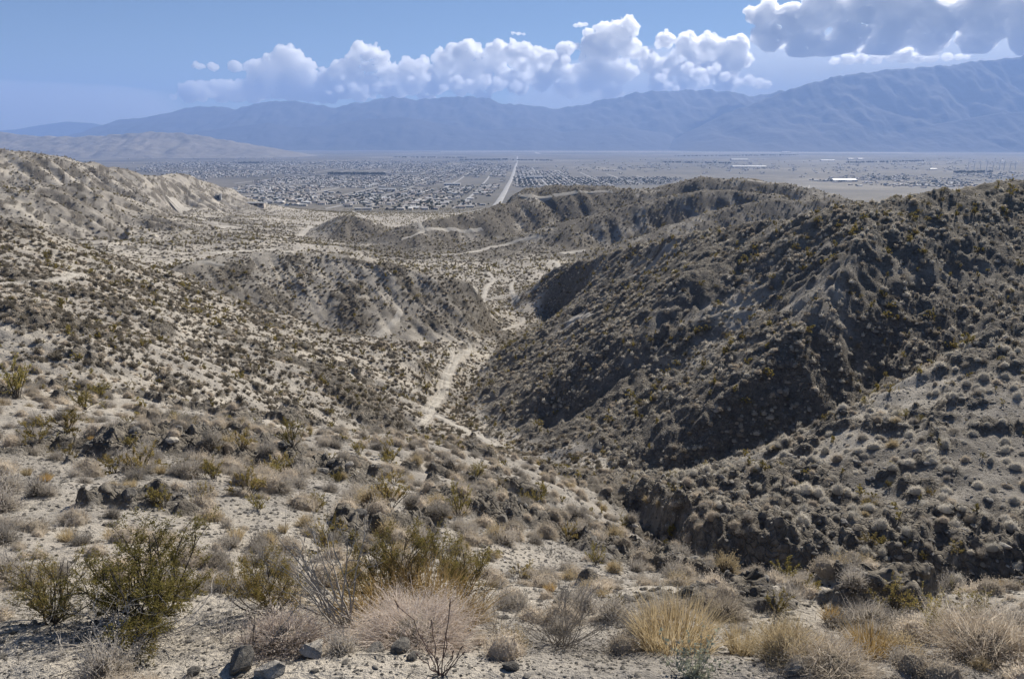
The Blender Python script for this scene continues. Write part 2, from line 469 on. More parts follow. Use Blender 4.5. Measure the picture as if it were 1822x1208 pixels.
# ----------------------------------------------------------------------------
# materials
# ----------------------------------------------------------------------------
class NT_:
    def __init__(self, name):
        self.m = bpy.data.materials.new(name)
        self.m.use_nodes = True
        self.t = self.m.node_tree
        self.n = self.t.nodes
        self.l = self.t.links
        self.n.clear()
        self.out = self.n.new('ShaderNodeOutputMaterial')

    def node(self, kind, **kw):
        nd = self.n.new(kind)
        for k, v in kw.items():
            setattr(nd, k, v)
        return nd

    def link(self, a, b):
        self.l.new(a, b)

    def noise(self, vec, scale, detail=4, rough=0.6, dist=0.0):
        nd = self.node('ShaderNodeTexNoise')
        nd.inputs['Scale'].default_value = scale
        nd.inputs['Detail'].default_value = detail
        nd.inputs['Roughness'].default_value = rough
        nd.inputs['Distortion'].default_value = dist
        self.link(vec, nd.inputs['Vector'])
        return nd.outputs['Fac']

    def ramp(self, fac, stops):
        nd = self.node('ShaderNodeValToRGB')
        e = nd.color_ramp.elements
        while len(e) < len(stops):
            e.new(0.5)
        for el, (p, c) in zip(e, stops):
            el.position = p
            el.color = (c[0], c[1], c[2], 1) if not isinstance(c, (int, float)) else (c, c, c, 1)
        self.link(fac, nd.inputs[0])
        return nd.outputs[0]

    def mix(self, fac, a, b, mode='MIX'):
        nd = self.node('ShaderNodeMix', data_type='RGBA', blend_type=mode)
        for sock, val in ((nd.inputs[0], fac), (nd.inputs[6], a), (nd.inputs[7], b)):
            if hasattr(val, 'is_linked'):
                self.link(val, sock)
            elif isinstance(val, (int, float)):
                sock.default_value = val
            else:
                sock.default_value = (val[0], val[1], val[2], 1)
        return nd.outputs[2]

    def math(self, op, a, b=None):
        nd = self.node('ShaderNodeMath', operation=op)
        for sock, val in ((nd.inputs[0], a), (nd.inputs[1], b)):
            if val is None:
                continue
            if hasattr(val, 'is_linked'):
                self.link(val, sock)
            else:
                sock.default_value = val
        return nd.outputs[0]

    def pos(self):
        return self.node('ShaderNodeNewGeometry').outputs['Position']

    def attr(self, name):
        return self.node('ShaderNodeAttribute', attribute_name=name).outputs['Fac']

    def finish(self, col, rough=0.95, bump=None, bump_dist=0.05, bump_str=1.0, transl=0.0, tcol=None, spec=0.2):
        bs = self.node('ShaderNodeBsdfPrincipled')
        if hasattr(col, 'is_linked'):
            self.link(col, bs.inputs['Base Color'])
        else:
            bs.inputs['Base Color'].default_value = (col[0], col[1], col[2], 1)
        bs.inputs['Roughness'].default_value = rough
        bs.inputs['Specular IOR Level'].default_value = spec
        if bump is not None:
            b = self.node('ShaderNodeBump')
            b.inputs['Distance'].default_value = bump_dist
            b.inputs['Strength'].default_value = bump_str
            self.link(bump, b.inputs['Height'])
            self.link(b.outputs[0], bs.inputs['Normal'])
        sh = bs.outputs[0]
        if transl > 0:
            tr = self.node('ShaderNodeBsdfTranslucent')
            c = tcol if tcol is not None else col
            if hasattr(c, 'is_linked'):
                self.link(c, tr.inputs[0])
            else:
                tr.inputs[0].default_value = (c[0], c[1], c[2], 1)
            mx = self.node('ShaderNodeMixShader')
            mx.inputs[0].default_value = transl
            self.link(sh, mx.inputs[1])
            self.link(tr.outputs[0], mx.inputs[2])
            sh = mx.outputs[0]
        self.link(sh, self.out.inputs['Surface'])
        return self.m


def mat_ground():
    k = NT_('desert_ground')
    p = k.pos()
    rockf = k.attr('rock')
    n_big = k.noise(p, 0.035, 5, 0.6)
    n_mid = k.noise(p, 0.55, 5, 0.65)
    n_fine = k.noise(p, 6.0, 5, 0.7)
    n_grit = k.noise(p, 38.0, 3, 0.7)
    sand = k.ramp(n_big, [(0.3, (0.33, 0.302, 0.265)), (0.5, (0.43, 0.395, 0.345)), (0.7, (0.52, 0.475, 0.405))])
    sand = k.mix(0.55, sand, k.ramp(n_mid, [(0.3, (0.62, 0.61, 0.6)), (0.55, (1, 1, 1)), (0.75, (1.12, 1.1, 1.06))]), 'MULTIPLY')
    sand = k.mix(0.6, sand, k.ramp(n_fine, [(0.32, (0.45, 0.45, 0.46)), (0.5, (1, 1, 1)), (0.7, (1.2, 1.18, 1.14))]), 'MULTIPLY')
    sand = k.mix(0.5, sand, k.ramp(n_grit, [(0.3, (0.4, 0.4, 0.41)), (0.5, (1, 1, 1)), (0.72, (1.25, 1.25, 1.22))]), 'MULTIPLY')
    patch = k.noise(p, 0.16, 6, 0.7, 0.6)
    sand = k.mix(0.8, sand, k.ramp(patch, [(0.36, (0.58, 0.58, 0.6)), (0.47, (0.9, 0.9, 0.9)), (0.6, (1.08, 1.06, 1.03))]), 'MULTIPLY')
    stone = k.ramp(k.noise(p, 1.6, 6, 0.75), [(0.3, (0.075, 0.066, 0.055)), (0.46, (0.15, 0.132, 0.108)), (0.6, (0.235, 0.208, 0.17)), (0.75, (0.36, 0.325, 0.275))])
    fac = k.ramp(k.math('ADD', rockf, k.math('MULTIPLY', k.math('SUBTRACT', n_fine, 0.5), 1.1)), [(0.35, 0.0), (0.65, 1.0)])
    col = k.mix(fac, sand, stone)
    vor = k.node('ShaderNodeTexVoronoi', feature='DISTANCE_TO_EDGE')
    vor.inputs['Scale'].default_value = 1.7
    wp = k.node('ShaderNodeVectorMath', operation='ADD')
    nv = k.node('ShaderNodeTexNoise')
    nv.inputs['Scale'].default_value = 1.1
    nv.inputs['Detail'].default_value = 4
    k.link(p, nv.inputs['Vector'])
    k.link(p, wp.inputs[0])
    k.link(nv.outputs['Color'], wp.inputs[1])
    k.link(wp.outputs[0], vor.inputs['Vector'])
    crack = k.ramp(vor.outputs['Distance'], [(0.0, 0.0), (0.12, 1.0)])
    h = k.math('ADD', k.math('MULTIPLY', n_fine, 0.6), k.math('MULTIPLY', n_grit, 0.15))
    h = k.math('ADD', h, k.math('MULTIPLY', n_mid, 1.5))
    h = k.math('ADD', h, k.math('MULTIPLY', k.math('MULTIPLY', crack, fac), 0.8))
    return k.finish(col, 0.95, h, 0.22, 0.9)


def mat_plain():
    """valley floor: pale fan gravel with scrub too far away to tell apart"""
    k = NT_('valley_scrub')
    p = k.pos()
    n_field = k.noise(p, 0.0011, 8, 0.7, 0.5)
    n_mid = k.noise(p, 0.012, 6, 0.7)
    n_bush = k.noise(p, 0.22, 3, 0.7)
    col = k.ramp(n_field, [(0.36, (0.075, 0.072, 0.066)), (0.46, (0.15, 0.135, 0.117)), (0.54, (0.19, 0.167, 0.14)), (0.64, (0.32, 0.285, 0.24))])
    col = k.mix(0.7, col, k.ramp(n_mid, [(0.35, (0.6, 0.62, 0.6)), (0.55, (1, 1, 1)), (0.75, (1.15, 1.12, 1.08))]), 'MULTIPLY')
    col = k.mix(k.ramp(n_bush, [(0.48, 0.0), (0.58, 0.8)]), col, (0.10, 0.095, 0.065))
    return k.finish(col, 0.95, n_bush, 1.0, 0.5)


def mat_mountain(name='far_mountain_rock', g=1.0):
    k = NT_(name)
    p = k.pos()
    n = k.noise(p, 0.0016, 8, 0.65)
    col = k.ramp(n, [(0.3, (0.045 * g, 0.041 * g, 0.036 * g)), (0.6, (0.075 * g, 0.066 * g, 0.055 * g)), (0.75, (0.10 * g, 0.086 * g, 0.07 * g))])
    return k.finish(col, 0.95, k.noise(p, 0.004, 6, 0.65), 60.0, 0.6)


M_GROUND = mat_ground()
M_PLAIN = mat_plain()
M_MOUNT = mat_mountain()
M_HILL = mat_mountain('bare_hill_rock', 4.0)


def mesh_np(name, verts, quads, mats=(), smooth_=True, normals=None):
    me = bpy.data.meshes.new(name)
    verts = np.asarray(verts, np.float32)
    quads = np.asarray(quads, np.int32)
    k = quads.shape[1]
    me.vertices.add(len(verts))
    me.vertices.foreach_set('co', verts.ravel())
    me.loops.add(quads.size)
    me.loops.foreach_set('vertex_index', quads.ravel())
    me.polygons.add(len(quads))
    me.polygons.foreach_set('loop_start', np.arange(len(quads), dtype=np.int32) * k)
    me.polygons.foreach_set('loop_total', np.full(len(quads), k, np.int32))
    me.polygons.foreach_set('use_smooth', np.full(len(quads), smooth_, bool))
    for m in mats:
        me.materials.append(m)
    me.update(calc_edges=True)
    if normals is not None:
        me.normals_split_custom_set_from_vertices(normals)
    return me


def link(name, me, parent=None):
    o = bpy.data.objects.new(name, me)
    C.objects.link(o)
    if parent is not None:
        o.parent = parent
    return o


def tag(o, label=None, cat=None, group=None, kind=None):
    if label:
        o['label'] = label
    if cat:
        o['category'] = cat
    if group:
        o['group'] = group
    if kind:
        o['kind'] = kind
    return o


# ground pieces -------------------------------------------------------------
def build_ground():
    nr, na = GZ.shape
    gx, gy = grads(GZ)
    nl = np.sqrt(gx * gx + gy * gy + 1)
    NRM = np.stack([-gx / nl, -gy / nl, 1 / nl], -1).reshape(-1, 3)
    V = np.stack([GX, GY, GZ], -1).reshape(-1, 3)
    ii, jj = np.meshgrid(np.arange(nr - 1), np.arange(na - 1), indexing='ij')
    a = (ii * na + jj).ravel()
    Q = np.stack([a, a + 1, a + na + 1, a + na], 1)
    cx = V[Q, 0].mean(1)
    cy = V[Q, 1].mean(1)
    rc = np.hypot(cx, cy)
    reg = np.where(rc < 1300, 0, 1)
    specs = (('ground', M_GROUND, 'pale stony desert ground of the near slopes and canyon'),
             ('valley_ground', M_PLAIN, 'flat scrub covered valley floor reaching to the far mountains'))
    for r, (nm, m, lab) in enumerate(specs):
        q = Q[reg == r]
        used = np.unique(q)
        rem = np.full(len(V), -1, np.int32)
        rem[used] = np.arange(len(used))
        me = mesh_np(nm, V[used], rem[q], [m], True, NRM[used])
        at = me.attributes.new('rock', 'FLOAT', 'POINT')
        at.data.foreach_set('value', ROCK.ravel()[used].astype(np.float32))
        tag(link(nm, me), lab, 'ground', kind='structure')


build_ground()


Z_LIM = [float(GZ.min()), float(GZ.max())]

# far mountains -----------------------------------------------------------------
def mountain(name, label, prof, y_crest, depth, seed, foot=0.0, rough=0.32, jag=0.0, mat=None):
    """prof: (u, v) silhouette points; a range with spurs running down to the plain"""
    us = np.linspace(prof[0][0], prof[-1][0], max(60, int((prof[-1][0] - prof[0][0]) / 3.0)))
    vs = np.interp(us, [a for a, b in prof], [b for a, b in prof])
    nt = 70
    t = np.linspace(-1, 1, nt)
    T, U = np.meshgrid(t, us, indexing='ij')
    Vv = np.broadcast_to(vs, T.shape)
    YC = y_crest + 0 * U
    k = (U - 911.0) / F
    uy = (604.0 - Vv) / F
    ZC = (-SP + uy * CP) / (CP + uy * SP) * YC
    Yp = YC + T * depth
    XP = k / (CP + uy * SP) * YC * (1 + 0.0 * T)
    zb = plain(Yp) - 30
    H = ZC - zb
    s = np.clip(1 - np.abs(T), 0, 1)
    sh = s ** 1.25
    lam = depth * 0.42
    g = np.abs(perlin(XP / lam + 0.5 * perlin(Yp / lam, XP / lam, seed + 3), Yp / lam * 0.35, seed))
    g2 = np.abs(perlin(XP / lam * 2.7, Yp / lam * 1.1, seed + 1))
    g3 = fbm(XP / lam * 6, Yp / lam * 4, seed + 2, 3)
    e = s * (1 - s) * 4
    Zm = zb + H * (sh * (1 - 0.0 * e) + rough * e * (0.42 * g + 0.2 * g2 - 0.16 + 0.05 * g3)) + H * jag * 0.05 * g3 * s
    Vt = np.stack([XP, Yp, Zm + CZ], -1).reshape(-1, 3)
    Z_LIM[0] = min(Z_LIM[0], float(Vt[:, 2].min()))
    Z_LIM[1] = max(Z_LIM[1], float(Vt[:, 2].max()))
    nu = len(us)
    ii, jj = np.meshgrid(np.arange(nt - 1), np.arange(nu - 1), indexing='ij')
    a = (ii * nu + jj).ravel()
    Q = np.stack([a, a + 1, a + nu + 1, a + nu], 1)
    me = mesh_np(name, Vt, Q, [mat or M_MOUNT])
    tag(link(name, me), label, 'mountain', 'mountain ranges across the valley', 'structure')


mountain('mountain', 'faint low far range at the end of the valley', [(-200, 240), (0, 232), (30, 230), (75, 222), (120, 216), (165, 219), (200, 226), (260, 232), (330, 240)], 25500, 2000, 5)
mountain('mountain', 'long blue main range under the cumulus clouds',
         [(120, 244), (150, 236), (190, 222), (215, 213), (245, 212), (290, 201), (340, 191), (375, 187), (420, 193), (470, 181), (505, 178), (530, 180), (560, 188), (600, 190), (640, 181), (700, 172), (760, 176), (850, 172), (900, 182), (960, 190), (1000, 194), (1060, 181), (1120, 168), (1165, 160), (1240, 160), (1300, 163), (1340, 170), (1400, 160), (1450, 150), (1500, 142)], 20500, 4600, 11, jag=1)
mountain('mountain', 'tallest hazy blue range rising out of frame', [(1180, 262), (1230, 232), (1300, 198), (1380, 168), (1440, 147), (1500, 133), (1560, 124), (1620, 120), (1700, 112), (1760, 106), (1822, 100), (1900, 104), (2150, 130), (2400, 170)], 16500, 3300, 12, jag=0.6)
mountain('mountain', 'low foothill ridge in front of the main range', [(200, 262), (260, 244), (330, 236), (420, 225), (480, 218), (520, 226), (600, 222), (640, 213), (720, 208), (800, 222), (860, 232), (940, 226), (1000, 235), (1100, 225), (1180, 236), (1260, 262)], 17500, 2200, 13)
mountain('mountain', 'dark blue foothill spur at the edge of the valley floor', [(1500, 266), (1560, 250), (1620, 228), (1700, 214), (1780, 200), (1860, 196), (2000, 190), (2300, 210)], 14400, 1500, 14)
mountain('hill', 'bare tan hills beyond the town', [(-400, 246), (-200, 238), (0, 236), (60, 241), (130, 243), (200, 240), (250, 236), (290, 234), (340, 239), (400, 249), (450, 257), (520, 270), (600, 290)], 9500, 1500, 15, jag=1, mat=M_HILL)


# haze ---------------------------------------------------------------------------
def build_haze():
    x0, x1, y0, y1, z0, z1 = -30000, 30000, -3000, 29000, Z_LIM[0] - 1.0, Z_LIM[1] + 25.0
    v = [(x0, y0, z0), (x1, y0, z0), (x1, y1, z0), (x0, y1, z0), (x0, y0, z1), (x1, y0, z1), (x1, y1, z1), (x0, y1, z1)]
    f = [(0, 3, 2, 1), (4, 5, 6, 7), (0, 1, 5, 4), (1, 2, 6, 5), (2, 3, 7, 6), (3, 0, 4, 7)]
    k = NT_('blue_air')
    pv = k.node('ShaderNodeVolumePrincipled')
    pv.inputs['Color'].default_value = (0.335, 0.52, 0.96, 1)
    pv.inputs['Density'].default_value = 6.3e-5
    pv.inputs['Anisotropy'].default_value = 0.1
    k.link(pv.outputs[0], k.out.inputs['Volume'])
    me = mesh_np('haze', v, f, [k.m], False)
    tag(link('haze', me), 'pale blue haze filling the valley air', 'haze', kind='stuff')


build_haze()


# clouds -------------------------------------------------------------------------
def mat_cloud(name, density, aniso, col):
    k = NT_(name)
    pv = k.node('ShaderNodeVolumePrincipled')
    pv.inputs['Color'].default_value = (*col, 1)
    pv.inputs['Density'].default_value = density
    pv.inputs['Anisotropy'].default_value = aniso
    k.link(pv.outputs[0], k.out.inputs['Volume'])
    return k.m


M_CLOUD = mat_cloud('cumulus_vapour', 0.0085, 0.65, (1.0, 1.0, 1.0))


def perlin3(P, seed):
    """gradient noise in space, P is (n, 3)"""
    I = np.floor(P).astype(np.int64)
    Fr = P - I
    W = Fr * Fr * Fr * (Fr * (Fr * 6 - 15) + 10)
    out = np.zeros(len(P))
    for ox in (0, 1):
        for oy in (0, 1):
            for oz in (0, 1):
                h1 = vhash(I[:, 0] + ox + 57 * (I[:, 2] + oz), I[:, 1] + oy + 131 * (I[:, 2] + oz), seed)
                h2 = vhash(I[:, 0] + ox + 91 * (I[:, 2] + oz), I[:, 1] + oy - 37 * (I[:, 2] + oz), seed + 7)
                a = h1 * 6.2831853
                cz = h2 * 2 - 1
                sz = np.sqrt(1 - cz * cz)
                g = np.cos(a) * sz * (Fr[:, 0] - ox) + np.sin(a) * sz * (Fr[:, 1] - oy) + cz * (Fr[:, 2] - oz)
                out += g * np.abs(1 - ox - W[:, 0]) * np.abs(1 - oy - W[:, 1]) * np.abs(1 - oz - W[:, 2])
    return out * 1.6


def ico(sub):
    import bmesh
    bm = bmesh.new()
    bmesh.ops.create_icosphere(bm, subdivisions=sub, radius=1)
    v = np.array([q.co[:] for q in bm.verts])
    f = np.array([[q.index for q in p.verts] for p in bm.faces])
    bm.free()
    return v, f


ICO2 = ico(2)
ICO1 = ico(1)


def cloud(label, blobs, Y, seed, base_v=None, voxel=44, puff=1.0, mat=None, levels=3):
    """blobs: (u, v, radius in photograph pixels); every blob sprouts smaller ones, then all fuse into one billowing body"""
    rng = np.random.default_rng(seed)
    sph = []
    for (u, v, r) in blobs:
        yy = Y + rng.uniform(-0.4, 0.4) * r / F * Y
        p = np.array(pix(u, v, yy))
        R = r / F * Y
        sph.append((p, R * 0.8))
        lev = [(p, R * 0.8)]
        for d in range(levels):
            nxt = []
            for (q, s) in lev:
                n = (18, 12, 6)[d]
                for _ in range(n):
                    w = rng.normal(size=3)
                    w[2] = abs(w[2]) * 0.9 - 0.25
                    w /= np.linalg.norm(w)
                    s2 = s * rng.uniform(0.25, 0.5) * puff
                    nxt.append((q + w * s * 1.0, s2))
            sph += nxt
            lev = nxt
    V = []
    Fc = []
    o = 0
    for (p, s) in sph:
        if s < voxel * 0.75:
            continue
        iv, fc = ICO2 if s > voxel * 4 else ICO1
        V.append(iv * s * np.array([1, 1, 0.92]) + p)
        Fc.append(fc + o)
        o += len(iv)
    V = np.concatenate(V)
    Fc = np.concatenate(Fc)
    V[:, 2] += CZ
    me = mesh_np('cumulus_cloud', V, Fc, [mat or M_CLOUD])
    ob = bpy.data.objects.new('cumulus_cloud', me)
    C.objects.link(ob)
    md = ob.modifiers.new('fuse', 'REMESH')
    md.mode = 'VOXEL'
    md.voxel_size = voxel
    md.use_smooth_shade = True
    dg = bpy.context.evaluated_depsgraph_get()
    me2 = bpy.data.meshes.new_from_object(ob.evaluated_get(dg))
    ob.modifiers.clear()
    ob.data = me2
    me2.name = 'cumulus_cloud'
    bpy.data.meshes.remove(me)
    n = len(me2.vertices)
    co = np.empty(n * 3, np.float32)
    me2.vertices.foreach_get('co', co)
    co = co.reshape(-1, 3)
    nr = np.empty(n * 3, np.float32)
    me2.vertices.foreach_get('normal', nr)
    nr = nr.reshape(-1, 3)
    k = Y / 35000.0
    disp = 190 * perlin3(co / (720 * k), seed) + 130 * (0.35 - np.abs(perlin3(co / (330 * k), seed + 1))) + 70 * (0.35 - np.abs(perlin3(co / (150 * k), seed + 2))) + 34 * perlin3(co / (80 * k), seed + 3)
    rad = np.median([b[2] for b in blobs]) / F * Y
    co = co + nr * (disp * k * min(1.0, rad / 420.0))[:, None]
    co = co.astype(np.float32)
    me2.vertices.foreach_set('co', np.ascontiguousarray(co).ravel())
    if base_v is not None:
        zb = pix(911, base_v, Y)[2] + CZ
        lo = co[:, 2] < zb
        wob = 60 * perlin(co[:, 0] / 900.0, co[:, 1] / 900.0, seed)
        co[lo, 2] = zb + (co[lo, 2] - zb) * 0.12 + wob[lo]
        me2.vertices.foreach_set('co', co.ravel())
    if not me2.materials:
        me2.materials.append(mat or M_CLOUD)
    me2.update()
    tag(ob, label, 'cloud', 'cumulus clouds over the mountains')
    return ob


def chain(pts, n, seed, spread=0.5):
    """blobs strung along a row of (u, v, r)"""
    rng = np.random.default_rng(seed)
    P = np.array(pts, float)
    t = np.linspace(0, len(P) - 1, n)
    out = []
    for k in t:
        i = min(int(k), len(P) - 2)
        a = P[i] * (1 - (k - i)) + P[i + 1] * (k - i)
        out.append((a[0] + rng.uniform(-1, 1) * a[2] * spread, a[1] + rng.uniform(-1, 1) * a[2] * spread * 0.6, a[2] * rng.uniform(0.75, 1.15)))
    return out


M_BANK = mat_cloud('storm_cloud_vapour', 0.014, 0.6, (0.985, 0.987, 0.99))
M_SHEET = mat_cloud('thin_cloud_sheet', 0.0005, 0.3, (0.9, 0.92, 0.96))
cloud('white flat-based cumulus furthest from the tall dark cloud bank', chain([(310, 170, 12), (345, 162, 18), (400, 168, 17), (470, 158, 24), (540, 155, 28), (585, 168, 18)], 16, 1) + [(513, 106, 23), (532, 122, 24), (490, 124, 20), (455, 122, 14), (420, 122, 11), (380, 121, 9), (352, 120, 9), (470, 140, 20), (550, 140, 18)], 34000, 1, base_v=186)
cloud('rounded white cumulus tower beside the flat-based one', [(648, 104, 26), (672, 116, 22), (628, 130, 24), (600, 130, 16), (577, 126, 9), (660, 146, 30), (700, 130, 18), (615, 160, 22), (700, 160, 22), (640, 165, 22)], 35500, 2, base_v=184)
cloud('widest white cumulus heap above the middle of the range', [(820, 98, 24), (790, 113, 22), (840, 118, 28), (880, 110, 26), (920, 102, 24), (960, 112, 22), (990, 108, 16), (740, 125, 24), (730, 150, 26), (770, 150, 28), (820, 150, 26), (870, 145, 28), (920, 150, 26), (960, 140, 22), (700, 170, 16), (760, 170, 18), (860, 168, 16)], 35000, 3, base_v=183)
cloud('grey-hearted cumulus tower with a bright rim', [(1112, 60, 24), (1082, 70, 24), (1048, 78, 20), (1012, 88, 16), (1118, 85, 22), (1065, 100, 28), (1000, 130, 24), (1050, 140, 32), (1100, 130, 30), (1010, 160, 20), (1080, 165, 22)], 35500, 4, base_v=180)
cloud('broad bright-edged cloud mass between the two grey towers', [(1185, 72, 16), (1220, 80, 20), (1260, 82, 22), (1300, 82, 22), (1230, 110, 32), (1280, 120, 32), (1180, 125, 26), (1220, 150, 24), (1310, 110, 22), (1150, 110, 18), (1290, 150, 20), (1170, 155, 18)], 35000, 5, base_v=172)
cloud('dark towering cloud bank at the top of the sky', [(1358, 30, 26), (1400, 40, 34), (1450, 30, 40), (1520, 30, 44), (1590, 20, 46), (1660, 30, 46), (1740, 25, 46), (1810, 25, 46), (1890, 30, 50), (1370, 70, 28), (1430, 85, 34), (1500, 75, 36), (1580, 70, 36), (1960, 20, 60), (1650, 70, 34), (1740, 70, 34), (1830, 70, 36), (1480, 95, 26), (1560, 95, 26), (1900, 80, 40)], 21000, 6, base_v=97, voxel=42, mat=M_BANK)
cloud('long thin white cloud strip below the dark cloud bank', [(1486, 110, 9), (1510, 106, 13), (1535, 106, 11), (1560, 105, 11), (1585, 104, 11), (1610, 101, 15), (1635, 104, 11), (1660, 105, 10), (1685, 105, 8), (1705, 104, 7), (1722, 103, 5)], 33000, 7, base_v=115, voxel=42)


def sheet(label, us, v_top, v_bot, Y, thick, seed):
    """a flat grey layer of thin cloud"""
    n, mrows = 60, 14
    u = np.linspace(us[0], us[1], n)
    V = []
    for side in (0, 1):
        for i in range(mrows):
            t = i / (mrows - 1)
            vt = np.interp(u, [a for a, b in v_top], [b for a, b in v_top])
            vb = np.interp(u, [a for a, b in v_bot], [b for a, b in v_bot])
            edge = math.sin(math.pi * min(max(t, 0.0), 1.0)) ** 0.6
            ends = np.minimum(1, np.minimum(u - us[0], us[1] - u) / 60.0)
            wob = 6 * perlin(u / 90.0, np.full(n, i / 6.0), seed)
            for k in range(n):
                d = (1 if side else -1) * thick * 0.5 * edge * ends[k]
                x, y, z = pix(u[k], vt[k] * (1 - t) + vb[k] * t + wob[k] * edge, Y + d)
                V.append((x, y, z + CZ))
    Fq = []
    for side in (0, 1):
        o = side * n * mrows
        for i in range(mrows - 1):
            for k in range(n - 1):
                a = o + i * n + k
                q = (a, a + 1, a + n + 1, a + n)
                Fq.append(q if side else q[::-1])
    me = mesh_np('cloud_sheet', V, Fq, [M_SHEET])
    import bmesh
    bm = bmesh.new()
    bm.from_mesh(me)
    bmesh.ops.remove_doubles(bm, verts=bm.verts, dist=1.0)
    bmesh.ops.recalc_face_normals(bm, faces=bm.faces)
    bm.to_mesh(me)
    bm.free()
    tag(link('cloud_sheet', me), label, 'cloud')


sheet('pale grey flat cloud layer low over the end of the valley', (-160, 330), [(-160, 138), (0, 140), (200, 150), (330, 166)], [(-160, 250), (330, 250)], 42000, 2600, 3)
sheet('blue-grey cloud layer behind the bright cumulus heaps', (900, 2050), [(900, 150), (1000, 110), (1150, 80), (1350, 60), (1500, 40), (2050, 40)], [(900, 240), (2050, 240)], 43000, 3000, 4)
for i, bl in enumerate([
        [(330, 163, 9), (345, 158, 13), (362, 164, 11), (378, 170, 8)],
        [(585, 166, 7), (605, 160, 10), (628, 158, 12), (650, 162, 10), (672, 156, 9), (690, 152, 8)],
        [(705, 128, 8), (725, 118, 12), (745, 126, 14), (752, 142, 12), (735, 148, 10)],
        [(790, 158, 9), (812, 152, 13), (838, 155, 11), (862, 149, 13), (890, 152, 12), (918, 156, 9)],
        [(930, 118, 12), (955, 108, 14), (980, 104, 12), (1004, 108, 9), (968, 122, 10)],
        [(1128, 100, 9), (1145, 96, 11), (1163, 100, 8)],
        [(1178, 140, 10), (1190, 152, 8), (1205, 158, 6), (1186, 128, 7)],
        [(1222, 125, 10), (1245, 133, 13), (1268, 126, 12), (1290, 140, 10), (1255, 147, 9)],
        [(1314, 149, 9), (1330, 147, 11), (1346, 150, 10), (1360, 153, 8)],
        [(1388, 86, 6), (1399, 85, 7), (1410, 86, 6)],
        [(1575, 66, 6), (1582, 76, 8), (1590, 86, 5)],
        [(912, 60, 5), (922, 61, 6), (932, 62, 5)],
        [(1024, 46, 5), (1033, 45, 6), (1042, 44, 5)]]):
    cloud('small bright cloud puff drifting among the larger cumulus heaps', bl, 30500 if bl[0][1] > 95 else 30000, 40 + i, voxel=38, levels=2)


# ----------------------------------------------------------------------------
# plants and stones
# ----------------------------------------------------------------------------
def mat_twig(name, c0, c1, transl=0.25, scale=14.0, bright=0.35):
    """dry stems and leaves; every plant has a tone of its own"""
    k = NT_(name)
    tex = k.node('ShaderNodeTexCoord').outputs['Object']
    rnd = k.node('ShaderNodeObjectInfo').outputs['Random']
    n = k.noise(tex, scale, 3, 0.6)
    col = k.ramp(n, [(0.3, c0), (0.7, c1)])
    v = k.node('ShaderNodeHueSaturation')
    k.link(col, v.inputs['Color'])
    mr = k.node('ShaderNodeMapRange')
    mr.inputs['To Min'].default_value = 1 - bright
    mr.inputs['To Max'].default_value = 1 + bright
    k.link(rnd, mr.inputs['Value'])
    k.link(mr.outputs[0], v.inputs['Value'])
    return k.finish(v.outputs[0], 0.9, transl=transl, spec=0.1)


M_WOOD = mat_twig('creosote_wood', (0.055, 0.048, 0.042), (0.13, 0.115, 0.1), 0.0)
M_LEAF = mat_twig('creosote_leaf', (0.18, 0.155, 0.045), (0.31, 0.265, 0.085), 0.5, bright=0.3)
M_LEAFB = mat_twig('creosote_leaf_dry', (0.26, 0.195, 0.075), (0.40, 0.30, 0.125), 0.5, bright=0.3)
M_DOME = mat_twig('pale_dry_twig', (0.42, 0.36, 0.285), (0.66, 0.58, 0.47), 0.45, bright=0.25)
M_CAP = mat_twig('whitish_dry_twig', (0.50, 0.465, 0.40), (0.74, 0.69, 0.6), 0.45, bright=0.2)
M_DOMEG = mat_twig('grey_dry_twig', (0.30, 0.27, 0.235), (0.52, 0.475, 0.41), 0.4, bright=0.3)
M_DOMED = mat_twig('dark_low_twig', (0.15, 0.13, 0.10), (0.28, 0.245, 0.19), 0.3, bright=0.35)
M_PINK = mat_twig('pinkish_dry_stalk', (0.52, 0.44, 0.37), (0.76, 0.67, 0.585), 0.45, bright=0.1)
M_GOLD = mat_twig('golden_grass', (0.36, 0.25, 0.10), (0.58, 0.42, 0.20), 0.4, bright=0.2)
M_STRAW = mat_twig('straw_grass', (0.38, 0.30, 0.17), (0.60, 0.50, 0.33), 0.4, bright=0.2)
M_DEAD = mat_twig('bleached_dead_wood', (0.26, 0.235, 0.205), (0.46, 0.425, 0.38), 0.0)
M_STICK = mat_twig('purplish_stem', (0.10, 0.065, 0.06), (0.20, 0.135, 0.12), 0.0)
M_HOLLY = mat_twig('silver_leaf', (0.30, 0.31, 0.22), (0.46, 0.46, 0.34), 0.25, bright=0.1)


def mat_rock(name='varnished_rock', g=1.0):
    k = NT_(name)
    tex = k.node('ShaderNodeTexCoord').outputs['Object']
    rnd = k.node('ShaderNodeObjectInfo').outputs['Random']
    n = k.noise(tex, 3.0, 6, 0.7)
    col = k.ramp(n, [(0.3, (0.10, 0.095, 0.09)), (0.5, (0.22, 0.21, 0.195)), (0.7, (0.38, 0.36, 0.335))])
    tone = k.ramp(rnd, [(0.0, (0.6 * g, 0.59 * g, 0.57 * g)), (0.5, (g, g * 0.97, g * 0.92)), (1.0, (1.3 * g, 1.24 * g, 1.12 * g))])
    col = k.mix(1.0, col, tone, 'MULTIPLY')
    return k.finish(col, 0.9, k.noise(tex, 9.0, 5, 0.7), 0.06, 0.8)


M_ROCK = mat_rock()
M_ROCKD = mat_rock('dark_varnished_rock', 0.75)
M_ROCKP = mat_rock('pale_rock', 1.6)


